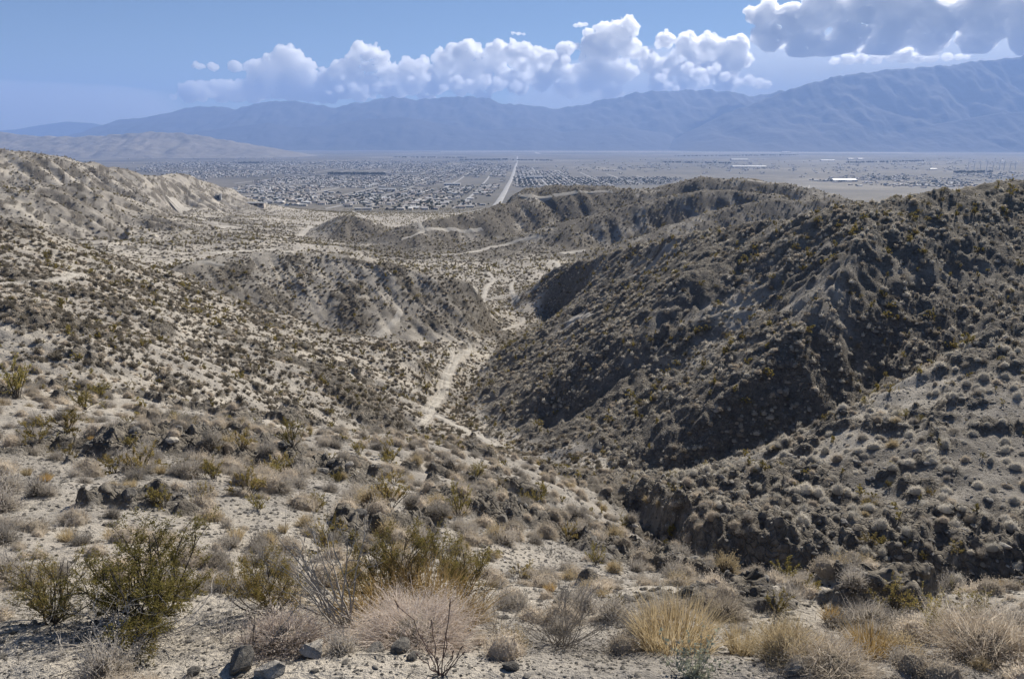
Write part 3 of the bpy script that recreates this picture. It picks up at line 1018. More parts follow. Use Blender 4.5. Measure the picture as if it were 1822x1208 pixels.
class MB:
    """collects triangles and quads with material slots into one mesh"""
    def __init__(self):
        self.v = []
        self.f = []
        self.m = []
        self.n = 0

    def add(self, V, Fc, mat=0):
        V = np.asarray(V, np.float32).reshape(-1, 3)
        Fc = np.asarray(Fc, np.int32)
        if Fc.shape[1] == 4:
            Fc = np.concatenate([Fc[:, [0, 1, 2]], Fc[:, [0, 2, 3]]])
        self.v.append(V)
        self.f.append(Fc + self.n)
        self.m.append(np.full(len(Fc), mat, np.int32))
        self.n += len(V)

    def mesh(self, name, mats, smooth_=False):
        me = mesh_np(name, np.concatenate(self.v), np.concatenate(self.f), mats, smooth_)
        me.polygons.foreach_set('material_index', np.concatenate(self.m))
        me.update()
        return me


def tube(mb, pts, r0, r1, mat=0, sides=3):
    P = np.asarray(pts, float)
    n = len(P)
    d = np.gradient(P, axis=0)
    d /= np.linalg.norm(d, axis=1)[:, None] + 1e-9
    ref = np.where(np.abs(d[:, 2:3]) > 0.9, np.array([[1.0, 0, 0]]), np.array([[0, 0, 1.0]]))
    s = np.cross(d, ref)
    s /= np.linalg.norm(s, axis=1)[:, None] + 1e-9
    t = np.cross(d, s)
    rad = np.linspace(r0, r1, n)[:, None]
    rings = []
    for k in range(sides):
        a = 2 * math.pi * k / sides
        rings.append(P + (s * math.cos(a) + t * math.sin(a)) * rad)
    V = np.stack(rings, 1).reshape(-1, 3)
    Fq = []
    for i in range(n - 1):
        for k in range(sides):
            a = i * sides + k
            b = i * sides + (k + 1) % sides
            Fq.append((a, b, b + sides, a + sides))
    mb.add(V, Fq, mat)


def wander(rng, p, d, length, n, bend, lift=0.0):
    pts = [np.array(p, float)]
    d = np.array(d, float)
    for _ in range(n):
        d = d + rng.normal(size=3) * bend + np.array([0, 0, lift])
        d /= np.linalg.norm(d)
        pts.append(pts[-1] + d * length / n)
    return pts, d


def outward(rng, amin, amax, az=None):
    az = rng.uniform(0, 2 * math.pi) if az is None else az
    a = rng.uniform(amin, amax)
    return np.array([math.sin(a) * math.cos(az), math.sin(a) * math.sin(az), math.cos(a)])


def leaves_at(mb, rng, centers, size, mat, stretch=1.6):
    n = len(centers)
    a = rng.normal(size=(n, 3))
    a[:, 2] += 0.5
    a /= np.linalg.norm(a, axis=1)[:, None]
    b = np.cross(a, rng.normal(size=(n, 3)))
    b /= np.linalg.norm(b, axis=1)[:, None] + 1e-9
    s = size * rng.uniform(0.6, 1.3, (n, 1))
    V = np.stack([centers - a * s * stretch * 0.2, centers + b * s * 0.45 + a * s * 0.5, centers + a * s * stretch, centers - b * s * 0.45 + a * s * 0.5], 1)
    Fq = np.arange(n * 4).reshape(n, 4)
    mb.add(V.reshape(-1, 3), Fq, mat)


def creosote(seed, stems=16, subs=4, leaf_n=2600, leaf=0.02, spread=0.95, thin=1.0, dry=0.25, bare=0.15, split=False):
    """unit-high open shrub: dark stems fanning from one crown, small olive leaves towards the ends"""
    rng = np.random.default_rng(seed)
    mw, ml = MB(), MB()
    if not split:
        ml = mw
    tips = []
    for s in range(stems):
        d = outward(rng, 0.1, spread)
        p0 = rng.normal(size=3) * np.array([0.05, 0.05, 0]) + np.array([0, 0, -0.03])
        ln = rng.uniform(0.65, 1.12)
        pts, dd = wander(rng, p0, d, ln, 7, 0.13, 0.03)
        tube(mw, pts, 0.014 * thin, 0.004 * thin, 0, 4 if thin >= 1 and split else 3)
        isbare = rng.random() < bare
        for b in range(subs):
            i = rng.integers(2, 7)
            d2 = np.array(pts[i]) - np.array(pts[i - 1])
            d2 = d2 / np.linalg.norm(d2) + rng.normal(size=3) * 0.42
            d2 /= np.linalg.norm(d2)
            q, d3 = wander(rng, pts[i], d2, rng.uniform(0.2, 0.5), 4, 0.16, 0.06)
            tube(mw, q, 0.006 * thin, 0.002 * thin, 0)
            if not isbare:
                tips.append(np.array(q))
            if split:
                for c in range(2):
                    j = rng.integers(1, 5)
                    d4 = d3 + rng.normal(size=3) * 0.5
                    d4 /= np.linalg.norm(d4)
                    q2, _ = wander(rng, q[j], d4, rng.uniform(0.1, 0.24), 3, 0.2, 0.05)
                    tube(mw, q2, 0.003 * thin, 0.0012 * thin, 0)
                    if not isbare:
                        tips.append(np.array(q2))
    cs = []
    for _ in range(leaf_n):
        q = tips[rng.integers(len(tips))]
        k = rng.random() ** 0.6 * (len(q) - 1)
        i = min(int(k), len(q) - 2)
        cs.append(q[i] + (q[i + 1] - q[i]) * (k - i) + rng.normal(size=3) * 0.022)
    cs = np.array(cs)
    nd = rng.random(len(cs)) < dry
    lm = 1 if not split else 0
    leaves_at(ml, rng, cs[~nd], leaf, lm)
    leaves_at(ml, rng, cs[nd], leaf, lm + 1)
    if split:
        return mw.mesh('stems', [M_WOOD]), ml.mesh('foliage', [M_LEAF, M_LEAFB])
    return mw.mesh('creosote_bush', [M_WOOD, M_LEAF, M_LEAFB])


def dome(seed, n=650, mats=None, height=0.62, width=0.012, tip=0.03, ragged=0.2, tips=True, core=True, solid=False, twig=0):
    """unit-wide cushion of fine dry twigs"""
    rng = np.random.default_rng(seed)
    mb = MB()
    d = rng.normal(size=(n, 3))
    d[:, 2] = np.abs(d[:, 2]) * 1.0 + 0.02
    d /= np.linalg.norm(d, axis=1)[:, None]
    gap = np.sin(d[:, 0] * 4.1 + seed * 1.7) * np.sin(d[:, 1] * 4.6 + seed) + 0.7 * np.sin(d[:, 2] * 5 + d[:, 0] * 7 + seed)
    d = d[(gap > -0.55) | (rng.random(n) < 0.35)]
    n = len(d)
    lump = 1 + 0.16 * np.sin(d[:, 0] * 5 + seed) * np.sin(d[:, 1] * 6 + 2 * seed) + rng.normal(size=n) * ragged
    end = d * np.array([0.5, 0.5, height]) * lump[:, None]
    st = end * rng.uniform(0.05, 0.5, (n, 1)) * np.array([1, 1, 0.6])
    mid = (st + end) / 2 + rng.normal(size=(n, 3)) * 0.08
    side = np.cross(d, rng.normal(size=(n, 3)))
    side /= np.linalg.norm(side, axis=1)[:, None] + 1e-9
    w = width * rng.uniform(0.6, 1.4, (n, 1))
    V = np.stack([st - side * w, st + side * w, mid + side * w * 0.8, end, mid - side * w * 0.8], 1)
    k = np.arange(n)[:, None] * 5
    mb.add(V.reshape(-1, 3), np.concatenate([k + np.array([[0, 1, 2]]), k + np.array([[0, 2, 4]]), k + np.array([[4, 2, 3]])]), 0)
    for _ in range(twig):
        q, dq = wander(rng, rng.normal(size=3) * np.array([0.1, 0.1, 0]), outward(rng, 0.15, 1.45) * np.array([1, 1, 0.9]), rng.uniform(0.35, 0.62), 6, 0.2)
        tube(mb, q, width * 1.1, width * 0.35, 0)
        for _b in range(3):
            i = rng.integers(2, 6)
            d2 = dq + rng.normal(size=3) * 0.7
            d2 /= np.linalg.norm(d2)
            q2, _d = wander(rng, q[i], d2, rng.uniform(0.08, 0.2), 4, 0.25)
            tube(mb, q2, width * 0.6, width * 0.25, 0)
    if tips:
        leaves_at(mb, rng, np.repeat(end, 2, 0) + rng.normal(size=(2 * n, 3)) * 0.02, tip, 0, 1.2)
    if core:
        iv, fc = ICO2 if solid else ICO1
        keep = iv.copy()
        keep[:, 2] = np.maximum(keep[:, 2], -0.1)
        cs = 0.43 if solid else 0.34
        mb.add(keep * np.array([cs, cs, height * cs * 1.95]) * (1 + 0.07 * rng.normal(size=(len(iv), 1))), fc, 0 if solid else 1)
    return mb.mesh('dome_shrub', mats or [M_DOME, M_DOMED])


def grass(seed, n=500, mats=None, spread=0.7, width=0.008, height=1.0, base=0.22):
    rng = np.random.default_rng(seed)
    mb = MB()
    az = rng.uniform(0, 2 * math.pi, n)
    rr = np.sqrt(rng.random(n)) * base
    st = np.stack([rr * np.cos(az), rr * np.sin(az), np.full(n, -0.02)], 1)
    ang = rng.random(n) ** 0.8 * spread
    a2 = az + rng.normal(size=n) * 0.6
    ln = rng.uniform(0.55, 1.0, n) * height
    d = np.stack([np.sin(ang) * np.cos(a2), np.sin(ang) * np.sin(a2), np.cos(ang)], 1)
    mid = st + d * ln[:, None] * 0.55
    end = st + d * ln[:, None] + np.stack([np.cos(a2), np.sin(a2), -0.6 + 0 * a2], 1) * (0.16 * ln * np.sin(ang))[:, None]
    side = np.cross(d, rng.normal(size=(n, 3)))
    side /= np.linalg.norm(side, axis=1)[:, None] + 1e-9
    V = np.stack([st - side * width, st + side * width, mid + side * width * 0.8, end, mid - side * width * 0.8], 1)
    k = np.arange(n)[:, None] * 5
    mb.add(V.reshape(-1, 3), np.concatenate([k + np.array([[0, 1, 2]]), k + np.array([[0, 2, 4]]), k + np.array([[4, 2, 3]])]), 0)
    return mb.mesh('grass_tuft', mats or [M_GOLD])


def dead(seed, stems=14, subs=4, mats=None, amin=0.2, amax=1.3, r=0.012, lean=None, curl=0.16, twigs=3):
    """unit-sized leafless tangle"""
    rng = np.random.default_rng(seed)
    mb = MB()
    for s in range(stems):
        d = outward(rng, amin, amax)
        if lean is not None:
            d = d + np.array(lean)
            d /= np.linalg.norm(d)
        pts, _ = wander(rng, rng.normal(size=3) * np.array([0.06, 0.06, 0.0]) + np.array([0, 0, -0.02]), d, rng.uniform(0.6, 1.1), 8, curl, 0.02)
        tube(mb, pts, r * rng.uniform(0.6, 1.2), r * 0.25, 0, 4)
        for b in range(subs):
            i = rng.integers(2, 8)
            d2 = np.array(pts[i]) - np.array(pts[i - 1])
            d2 = d2 / np.linalg.norm(d2) + rng.normal(size=3) * 0.5
            d2 /= np.linalg.norm(d2)
            q, d3 = wander(rng, pts[i], d2, rng.uniform(0.2, 0.5), 5, 0.2)
            tube(mb, q, r * 0.4, r * 0.13, 0)
            for c in range(twigs):
                j = rng.integers(1, 6)
                d4 = d3 + rng.normal(size=3) * 0.6
                d4 /= np.linalg.norm(d4)
                q2, _ = wander(rng, q[j], d4, rng.uniform(0.08, 0.2), 3, 0.2)
                tube(mb, q2, r * 0.2, r * 0.08, 0)
    return mb.mesh('dead_shrub', mats or [M_DEAD])


def stone(seed, cuts=9, mat=None):
    rng = np.random.default_rng(seed)
    v, f = ICO2
    v = v.copy() * np.array([1.0, rng.uniform(0.6, 0.95), rng.uniform(0.5, 0.8)])
    for _ in range(cuts):
        n = rng.normal(size=3)
        n /= np.linalg.norm(n)
        d = rng.uniform(0.35, 0.75)
        over = v @ n - d
        v = v - np.outer(np.maximum(over, 0), n)
    v *= 0.6
    v += rng.normal(size=v.shape) * 0.012
    mb = MB()
    mb.add(v, f)
    return mb.mesh('rock', [mat or M_ROCK])


def hit(u, v):
    """where the sight line of a photograph pixel meets the ground"""
    a = pix(u, v, 1.0)
    ys = np.exp(np.linspace(math.log(3.0), math.log(20000.0), 5000))
    zr = a[2] * ys + CZ
    zg = ground_z(a[0] * ys, ys)
    below = np.nonzero(zr <= zg)[0]
    if len(below) == 0:
        return None
    i = max(below[0], 1)
    d0 = zr[i - 1] - zg[i - 1]
    d1 = zg[i] - zr[i]
    y = ys[i - 1] + (ys[i] - ys[i - 1]) * d0 / (d0 + d1 + 1e-9)
    return a[0] * y, y, float(ground_z(np.array([a[0] * y]), np.array([y]))[0])


def px_size(p, px):
    """metres that span px photograph pixels at point p"""
    return px / F * (p[1] * CP - (p[2] - CZ) * SP)


def put(name, me, loc, scale, rz, label, cat, group=None, parts=None):
    """a thing of one mesh, or an Empty with parts [(name, mesh)]"""
    o = bpy.data.objects.new(name, me if parts is None else None)
    C.objects.link(o)
    o.location = loc
    o.scale = scale if isinstance(scale, (tuple, list)) else (scale, scale, scale)
    o.rotation_euler = (0, 0, rz)
    tag(o, label, cat, group)
    if parts:
        for nm, pm in parts:
            c = bpy.data.objects.new(nm, pm)
            C.objects.link(c)
            c.parent = o
    return o


rnd = random.Random(7)
RNG = np.random.default_rng(77)

# --- the plants along the shelf edge, each where it stands ----------------------
taken = []          # (x, y, radius) kept free of scattered plants


def hero(kind, u, v, wpx, hpx, label, cat, seed, sink=0.0, **kw):
    p = hit(u, v)
    W, H = px_size(p, wpx), px_size(p, hpx)
    rz = rnd.uniform(0, 6.28)
    loc = (p[0], p[1], p[2] - sink * H)
    taken.append((p[0], p[1], W * 0.45))
    if kind == 'creosote':
        st, fo = creosote(seed, split=True, **kw)
        put('creosote_bush', None, loc, (W / 1.9, W / 1.9, H / 1.02), rz, label, cat, None, [('stems', st), ('foliage', fo)])
    elif kind == 'dome':
        put('dome_shrub', dome(seed, **kw), loc, (W, W, H / 0.62), rz, label, cat)
    elif kind == 'grass':
        put('grass_tuft', grass(seed, **kw), loc, (W / 1.3, W / 1.3, H / 0.85), rz, label, cat)
    elif kind == 'dead':
        put('dead_shrub', dead(seed, **kw), loc, (W / 1.7, W / 1.7, H / 0.95), 0 if kw.get('lean') is not None else rz, label, cat)


def build_heroes():
    hero('creosote', 270, 1104, 350, 142, 'largest olive green creosote bush beside the bleached tangle', 'bush', 1, stems=24, subs=6, leaf_n=26000, leaf=0.0125, dry=0.12, bare=0.12, spread=1.0)
    hero('creosote', 100, 1106, 260, 118, 'sparser brownish creosote bush with black stems near the frame edge', 'bush', 2, stems=20, subs=5, leaf_n=10000, leaf=0.012, dry=0.45, bare=0.25, spread=1.15)
    hero('creosote', 480, 1092, 210, 130, 'brownish creosote bush half hidden behind the bleached tangle', 'bush', 3, stems=16, subs=5, leaf_n=11000, leaf=0.0135, dry=0.6, spread=1.1)
    hero('creosote', 700, 1075, 240, 150, 'olive creosote bush behind the golden grass clump', 'bush', 4, stems=18, subs=5, leaf_n=12000, leaf=0.0135, dry=0.4)
    hero('creosote', 830, 1062, 190, 120, 'smaller green creosote bush beside the canyon slope behind the grass', 'bush', 5, stems=14, subs=5, leaf_n=9000, leaf=0.015, dry=0.3)
    hero('creosote', 1655, 1145, 85, 95, 'small dark green creosote bush in front of the grey cushion shrub', 'bush', 6, stems=14, subs=5, leaf_n=3500, leaf=0.022, dry=0.25, spread=0.7)
    hero('creosote', 1720, 1092, 110, 50, 'low wide olive creosote bush on the terrace lip', 'bush', 7, stems=16, subs=4, leaf_n=3000, leaf=0.025, spread=1.2)
    hero('creosote', 1590, 1082, 95, 62, 'grey-green creosote bush above the small dark one', 'bush', 8, stems=16, subs=4, leaf_n=2200, leaf=0.022, dry=0.5, spread=1.1)
    hero('dead', 215, 1146, 330, 105, 'bleached dead branch tangle at the foot of the largest creosote', 'dead shrub', 11, stems=30, subs=5, amin=0.5, amax=1.45, r=0.009)
    hero('dead', 618, 1118, 330, 215, 'tall grey leafless shrub with long branches arching to one side', 'dead shrub', 12, stems=15, subs=4, amin=0.1, amax=0.75, lean=(-0.45, 0, 0.1), r=0.012, curl=0.1)
    hero('dead', 445, 1168, 120, 90, 'small dark forked dead bush by the grey boulder', 'dead shrub', 13, stems=8, subs=3, mats=[M_WOOD], r=0.014, amax=0.9)
    hero('dead', 395, 1132, 190, 95, 'low grey twiggy shrub between the creosote and the pink stalks', 'dead shrub', 14, stems=22, subs=5, amin=0.4, amax=1.4, r=0.007)
    hero('dead', 1000, 1148, 260, 120, 'wide grey twiggy thicket in the middle of the shelf edge', 'dead shrub', 15, stems=40, subs=6, amin=0.15, amax=1.3, mats=[M_DOMEG], r=0.006)
    hero('dead', 1110, 1150, 170, 100, 'grey twiggy shrub beside the straw grass', 'dead shrub', 16, stems=26, subs=6, amin=0.15, amax=1.2, mats=[M_DEAD], r=0.006)
    hero('dead', 885, 1130, 190, 100, 'pale bare shrub between the pink cushion and the grey thicket', 'dead shrub', 17, stems=26, subs=5, amin=0.2, amax=1.3, r=0.006)
    hero('dome', 505, 1146, 165, 60, 'pinkish dry cushion of stalks beside the grey boulder', 'shrub', 21, n=1430, twig=162, ragged=0.18, mats=[M_PINK, M_DOMED], width=0.004, tip=0.012)
    hero('dome', 735, 1140, 260, 54, 'wide pinkish white cushion below the golden grass', 'shrub', 22, n=2860, twig=325, ragged=0.18, mats=[M_PINK, M_DOMED], width=0.003, tip=0.008)
    hero('dome', 1400, 1172, 140, 72, 'round golden tan cushion shrub on the shelf', 'shrub', 23, n=1760, twig=200, ragged=0.18, mats=[M_STRAW, M_DOMED], width=0.004, tip=0.008)
    hero('dome', 1755, 1172, 220, 90, 'broad pale grey cushion shrub in the corner of the shelf', 'shrub', 24, n=2310, twig=262, ragged=0.18, mats=[M_DOME, M_DOMED], width=0.0035, tip=0.009)
    hero('dome', 1480, 1190, 190, 50, 'low tan cushion shrub between golden shrub and olive tuft', 'shrub', 25, n=1540, twig=175, ragged=0.18, mats=[M_DOME, M_DOMED], width=0.004, tip=0.009)
    hero('dome', 1545, 1112, 100, 45, 'grey cushion shrub behind the olive grass tuft', 'shrub', 26, n=990, twig=112, ragged=0.18, mats=[M_DOMEG, M_DOMED], width=0.005, tip=0.012)
    hero('dome', 1290, 1098, 90, 38, 'small cushion shrub on the pale gravel terrace', 'shrub', 27, n=825, twig=93, ragged=0.18, mats=[M_DOME, M_DOMED], width=0.006, tip=0.014)
    hero('grass', 735, 1098, 290, 62, 'golden upright grass clump behind the pinkish white cushion', 'grass', 31, n=900, mats=[M_GOLD], spread=0.5, base=0.5, width=0.004)
    hero('grass', 1200, 1152, 190, 90, 'straw coloured grass clump beside the grey thicket', 'grass', 32, n=900, mats=[M_STRAW], spread=0.6, base=0.4, width=0.004)
    hero('grass', 1545, 1172, 110, 68, 'olive gold grass tuft in front of the grey cushion', 'grass', 33, n=500, mats=[M_GOLD], spread=0.7, base=0.3, width=0.006)
    hero('grass', 1320, 1160, 90, 60, 'thin straw tuft leaning against the golden cushion', 'grass', 34, n=350, mats=[M_STRAW], spread=0.7, base=0.3, width=0.006)
    # thin purplish stems in front
    p = hit(785, 1200)
    rng = np.random.default_rng(5)
    mb = MB()
    for (du, dv) in ((-62, 135), (12, 118), (46, 62), (-25, 58), (5, 70), (28, 50), (-10, 90), (38, 35), (-40, 40), (18, 30)):
        e = np.array([px_size(p, du), rng.normal() * 0.05, px_size(p, dv) * 1.1])
        pts = [np.array([rng.normal() * 0.02, rng.normal() * 0.02, -0.02]) + e * t + np.array([0.025 * math.sin(3 * t + du), 0, 0]) * (t > 0) for t in np.linspace(0, 1, 6)]
        tube(mb, pts, 0.0065, 0.004, 0, 5)
        tube(mb, [pts[-1], pts[-1] + e * 0.05, pts[-1] + e * 0.1], 0.009, 0.003, 0, 5)
    put('stick_plant', mb.mesh('stick_plant', [M_STICK]), p, 1, 0, 'thin purplish bare stems rising in front of the pink cushion', 'plant')
    # low silver leaved plant
    p = hit(1235, 1203)
    rng = np.random.default_rng(6)
    mb = MB()
    w = px_size(p, 95)
    for _ in range(26):
        d = outward(rng, 0.2, 1.35)
        pts, _d = wander(rng, (0, 0, -0.02), d * np.array([1, 1, 0.8]), w * rng.uniform(0.4, 1.0), 5, 0.12, 0.03)
        tube(mb, pts, 0.004, 0.002, 1)
        q = np.array(pts)
        leaves_at(mb, rng, np.repeat(q[1:], 5, 0) + rng.normal(size=(25, 3)) * 0.018, 0.026, 0, 1.2)
    put('silver_plant', mb.mesh('silver_plant', [M_HOLLY, M_DEAD]), p, 1, 0, 'low plant with small silvery leaves at the bottom of the picture', 'plant')
    # boulders and stones on the shelf
    for i, (u, v, w_, h_, lab) in enumerate((
            (432, 1186, 78, 46, 'dark grey angular boulder lying on the shelf'),
            (560, 1166, 66, 42, 'pale pointed rock below the pinkish stalks'),
            (712, 1160, 52, 28, 'blackish flat rock at the foot of the wide cushion'),
            (668, 1158, 40, 22, 'small pale rock beside the blackish flat one'),
            (480, 1200, 60, 24, 'pale flat rock in front of the dark boulder'),
            (735, 1172, 34, 16, 'small black stone below the blackish flat rock'),
            (905, 1190, 34, 18, 'dark stone on the shelf below the grey thicket'),
            (1420, 1186, 60, 26, 'white broken rock under the golden cushion'),
            (1500, 1206, 70, 26, 'dark rock at the bottom edge under the tan cushion'),
            (215, 1188, 26, 14, 'lone dark stone on the bare gravel near the corner'),
            (340, 1200, 30, 16, 'dark stone in front of the bleached tangle'))):
        p = hit(u, v)
        w = px_size(p, w_)
        put('rock', stone(200 + i, mat=M_ROCKP if 'pale' in lab or 'white' in lab else M_ROCKD if 'dark' in lab or 'black' in lab else None), (p[0], p[1], p[2] + px_size(p, h_) * 0.25), (w, w * 0.8, px_size(p, h_) * 1.5), rnd.uniform(0, 6), lab, 'rock')


build_heroes()

# --- scattered plants -------------------------------------------------------------
lib = bpy.data.collections.new('plant_library')


def lib_set(name, meshes):
    col = bpy.data.collections.new(name)
    for i, m in enumerate(meshes):
        o = bpy.data.objects.new('%s_%02d' % (name, i), m)
        col.objects.link(o)
    return col


def scatter_object(name, P, scale, rz, pick, col, label, cat):
    me = bpy.data.meshes.new(name)
    me.vertices.add(len(P))
    me.vertices.foreach_set('co', np.asarray(P, np.float32).ravel())
    a = me.attributes.new('size', 'FLOAT_VECTOR', 'POINT')
    sc = np.asarray(scale, np.float32)
    if sc.ndim == 1:
        sc = np.repeat(sc[:, None], 3, 1)
    a.data.foreach_set('vector', sc.ravel())
    a = me.attributes.new('turn', 'FLOAT', 'POINT')
    a.data.foreach_set('value', np.asarray(rz, np.float32))
    a = me.attributes.new('pick', 'INT', 'POINT')
    a.data.foreach_set('value', np.asarray(pick, np.int32))
    me.update()
    o = link(name, me)
    tag(o, label, cat, kind='stuff')
    ng = bpy.data.node_groups.new(name + '_nodes', 'GeometryNodeTree')
    ng.interface.new_socket('Geometry', in_out='INPUT', socket_type='NodeSocketGeometry')
    ng.interface.new_socket('Geometry', in_out='OUTPUT', socket_type='NodeSocketGeometry')
    N = ng.nodes
    gi, go = N.new('NodeGroupInput'), N.new('NodeGroupOutput')
    ci = N.new('GeometryNodeCollectionInfo')
    ci.inputs['Collection'].default_value = col
    ci.inputs['Separate Children'].default_value = True
    ci.inputs['Reset Children'].default_value = True
    ip = N.new('GeometryNodeInstanceOnPoints')
    ip.inputs['Pick Instance'].default_value = True

    def na(nm, dt):
        n = N.new('GeometryNodeInputNamedAttribute')
        n.data_type = dt
        n.inputs['Name'].default_value = nm
        return n.outputs[0]
    cb = N.new('ShaderNodeCombineXYZ')
    ng.links.new(na('turn', 'FLOAT'), cb.inputs[2])
    ng.links.new(gi.outputs[0], ip.inputs['Points'])
    ng.links.new(ci.outputs[0], ip.inputs['Instance'])
    ng.links.new(na('pick', 'INT'), ip.inputs['Instance Index'])
    ng.links.new(cb.outputs[0], ip.inputs['Rotation'])
    ng.links.new(na('size', 'FLOAT_VECTOR'), ip.inputs['Scale'])
    ng.links.new(ip.outputs[0], go.inputs[0])
    md = o.modifiers.new('scatter', 'NODES')
    md.node_group = ng
    return o


def sample_ring(r0, r1, n, amax=39.5):
    r = np.sqrt(RNG.uniform(r0 * r0, r1 * r1, n))
    a = np.radians(RNG.uniform(-amax, amax, n))
    return r * np.sin(a), r * np.cos(a)


def dist_poly(x, y, P):
    d = np.full(x.shape, 1e9)
    for a, b in zip(P[:-1], P[1:]):
        ab = b - a
        t = np.clip(((x - a[0]) * ab[0] + (y - a[1]) * ab[1]) / (ab @ ab), 0, 1)
        d = np.minimum(d, np.hypot(x - a[0] - ab[0] * t, y - a[1] - ab[1] * t))
    return d


TRACK_PTS = []     # filled by the tracks below, kept free of plants


def clear_of(x, y, extra=0.4):
    ok = np.ones(len(x), bool)
    for (a, b, r) in taken:
        ok &= np.hypot(x - a, y - b) > r * 0.8
    for P, w in TRACK_PTS:
        ok &= dist_poly(x, y, P) > w * 0.5 + extra
    return ok




def zone(x, y, u, v):
    """which findable stretch of ground a point stands on"""
    r = math.hypot(x, y)
    if r < 11:
        return 'just below the shelf edge' if u < 1150 else 'on the gravel terrace at the shelf edge'
    if float(side_right(np.array([x]), np.array([y]))[0]) > 0.4:
        if y < 66:
            return 'above the dark rocky gully'
        return 'on the big shaded ridge'
    if r < 34:
        if u > 1150:
            return 'on the terrace in front of the dark gully'
        return 'on the sunlit stony slope near the tall creosote' if u < 420 else 'on the sunlit stony slope behind the grass clump' if u < 820 else 'on the sunlit slope beside the ravine'
    if r < 60:
        return 'at the brow of the sunlit slope' if u < 600 else 'where the sunlit slope drops to the ravine'
    if r < 150 and u < 760:
        return 'on the pale sandy slope across the hidden gully' if u < 420 else 'on the sandy slope above the wash track'
    if r < 150:
        return 'on the floor of the wash'
    if r < 260:
        return 'on the dark face of the knoll' if u < 860 else 'in the wash beyond the bend'
    return 'on the scrub flat behind the knoll'


# ----------------------------------------------------------------------------
# dirt tracks, the wash and the valley road
# ----------------------------------------------------------------------------
def mat_track():
    k = NT_('pale_track_sand')
    p = k.pos()
    n = k.noise(p, 0.9, 5, 0.65)
    g = k.noise(p, 12.0, 4, 0.7)
    col = k.ramp(n, [(0.3, (0.36, 0.33, 0.285)), (0.7, (0.50, 0.465, 0.41))])
    col = k.mix(0.5, col, k.ramp(g, [(0.35, (0.7, 0.7, 0.7)), (0.6, (1.08, 1.08, 1.07))]), 'MULTIPLY')
    return k.finish(col, 0.95, k.math('ADD', g, n), 0.08, 0.8)


M_TRACK = mat_track()


def mat_road():
    k = NT_('sunworn_asphalt')
    p = k.pos()
    col = k.ramp(k.noise(p, 0.05, 5, 0.6), [(0.3, (0.30, 0.29, 0.275)), (0.7, (0.42, 0.405, 0.385))])
    return k.finish(col, 0.7)


M_ROAD = mat_road()


def smooth_line(P, n):
    P = np.asarray(P, float)
    seg = np.concatenate([[0], np.cumsum(np.hypot(*np.diff(P[:, :2], axis=0).T))])
    t = np.linspace(0, seg[-1], n)
    L_ = np.stack([np.interp(t, seg, P[:, 0]), np.interp(t, seg, P[:, 1])], 1)
    for _ in range(max(2, n // 14)):
        L_[1:-1] = 0.25 * L_[:-2] + 0.5 * L_[1:-1] + 0.25 * L_[2:]
    return L_


def ribbon(name, label, pix_pts, width, mat, cat, lift=0.05, n=None, across=7, fray=0.45, group=None, world_pts=None):
    P = np.array([hit(*q)[:2] for q in pix_pts]) if world_pts is None else np.array(world_pts, float)
    ln = np.hypot(*np.diff(P, axis=0).T).sum()
    n = n or int(np.clip(ln / (width * 0.22), 16, 320))
    Lp = smooth_line(P, n)
    d = np.gradient(Lp, axis=0)
    d /= np.linalg.norm(d, axis=1)[:, None] + 1e-9
    nrm = np.stack([-d[:, 1], d[:, 0]], 1)
    s = np.linspace(-0.5, 0.5, across)
    wl_ = width * (1 + fray * perlin(np.arange(n) * 0.35, np.zeros(n) + 0.5, 61))
    wr_ = width * (1 + fray * perlin(np.arange(n) * 0.35, np.zeros(n) + 9.5, 62))
    W = np.where(s[None, :] < 0, wl_[:, None], wr_[:, None]) * s[None, :]
    X = Lp[:, 0:1] + nrm[:, 0:1] * W
    Y = Lp[:, 1:2] + nrm[:, 1:2] * W
    R = np.hypot(X, Y)
    Z_ = ground_z(X, Y)
    # a worn bed: evened out along its run, never below the ground it smooths
    Zr = Z_.copy()
    for _ in range(6):
        Zr[1:-1] = 0.25 * Zr[:-2] + 0.5 * Zr[1:-1] + 0.25 * Zr[2:]
        Zr[:, 1:-1] = 0.25 * Zr[:, :-2] + 0.5 * Zr[:, 1:-1] + 0.25 * Zr[:, 2:]
    Zr = np.maximum(Zr, Z_ - 0.01) + lift + 0.0001 * R
    edge = (np.abs(s) > 0.45)
    Zr[:, edge] = Z_[:, edge] - 0.03
    V = np.stack([X, Y, Zr], -1).reshape(-1, 3)
    ii, jj = np.meshgrid(np.arange(n - 1), np.arange(across - 1), indexing='ij')
    a = (ii * across + jj).ravel()
    Q = np.stack([a, a + across, a + across + 1, a + 1], 1)[:, ::-1]
    me = mesh_np(name, V, Q, [mat])
    tag(link(name, me), label, cat, group, kind='structure')
    TRACK_PTS.append((Lp[::max(1, n // 24)], width))


ribbon('dirt_track_path', 'pale rutted track along the sandy wash in the canyon floor', [(748, 758), (766, 738), (778, 716), (795, 694), (796, 672), (806, 655), (812, 640), (832, 628), (838, 614), (828, 606)], 1.0, M_TRACK, 'track')
ribbon('sand_path', 'narrow braided sand channel beside the rutted track', [(756, 735), (772, 712), (783, 695), (788, 672), (800, 650), (806, 632), (800, 618)], 0.5, M_TRACK, 'track')
ribbon('sand_path', 'sandy channel curving from the wash into the shaded canyon', [(775, 738), (800, 752), (830, 768), (862, 782), (890, 795)], 1.3, M_TRACK, 'track')
ribbon('dirt_track_path', 'short pale track climbing the dark face of the knoll', [(668, 600), (690, 586), (706, 570), (712, 554), (708, 545)], 1.7, M_TRACK, 'track')
ribbon('dirt_track_path', 'pale track end opening at the foot of the ridge', [(1008, 584), (1014, 572), (1022, 564), (1050, 563)], 1.7, M_TRACK, 'track')
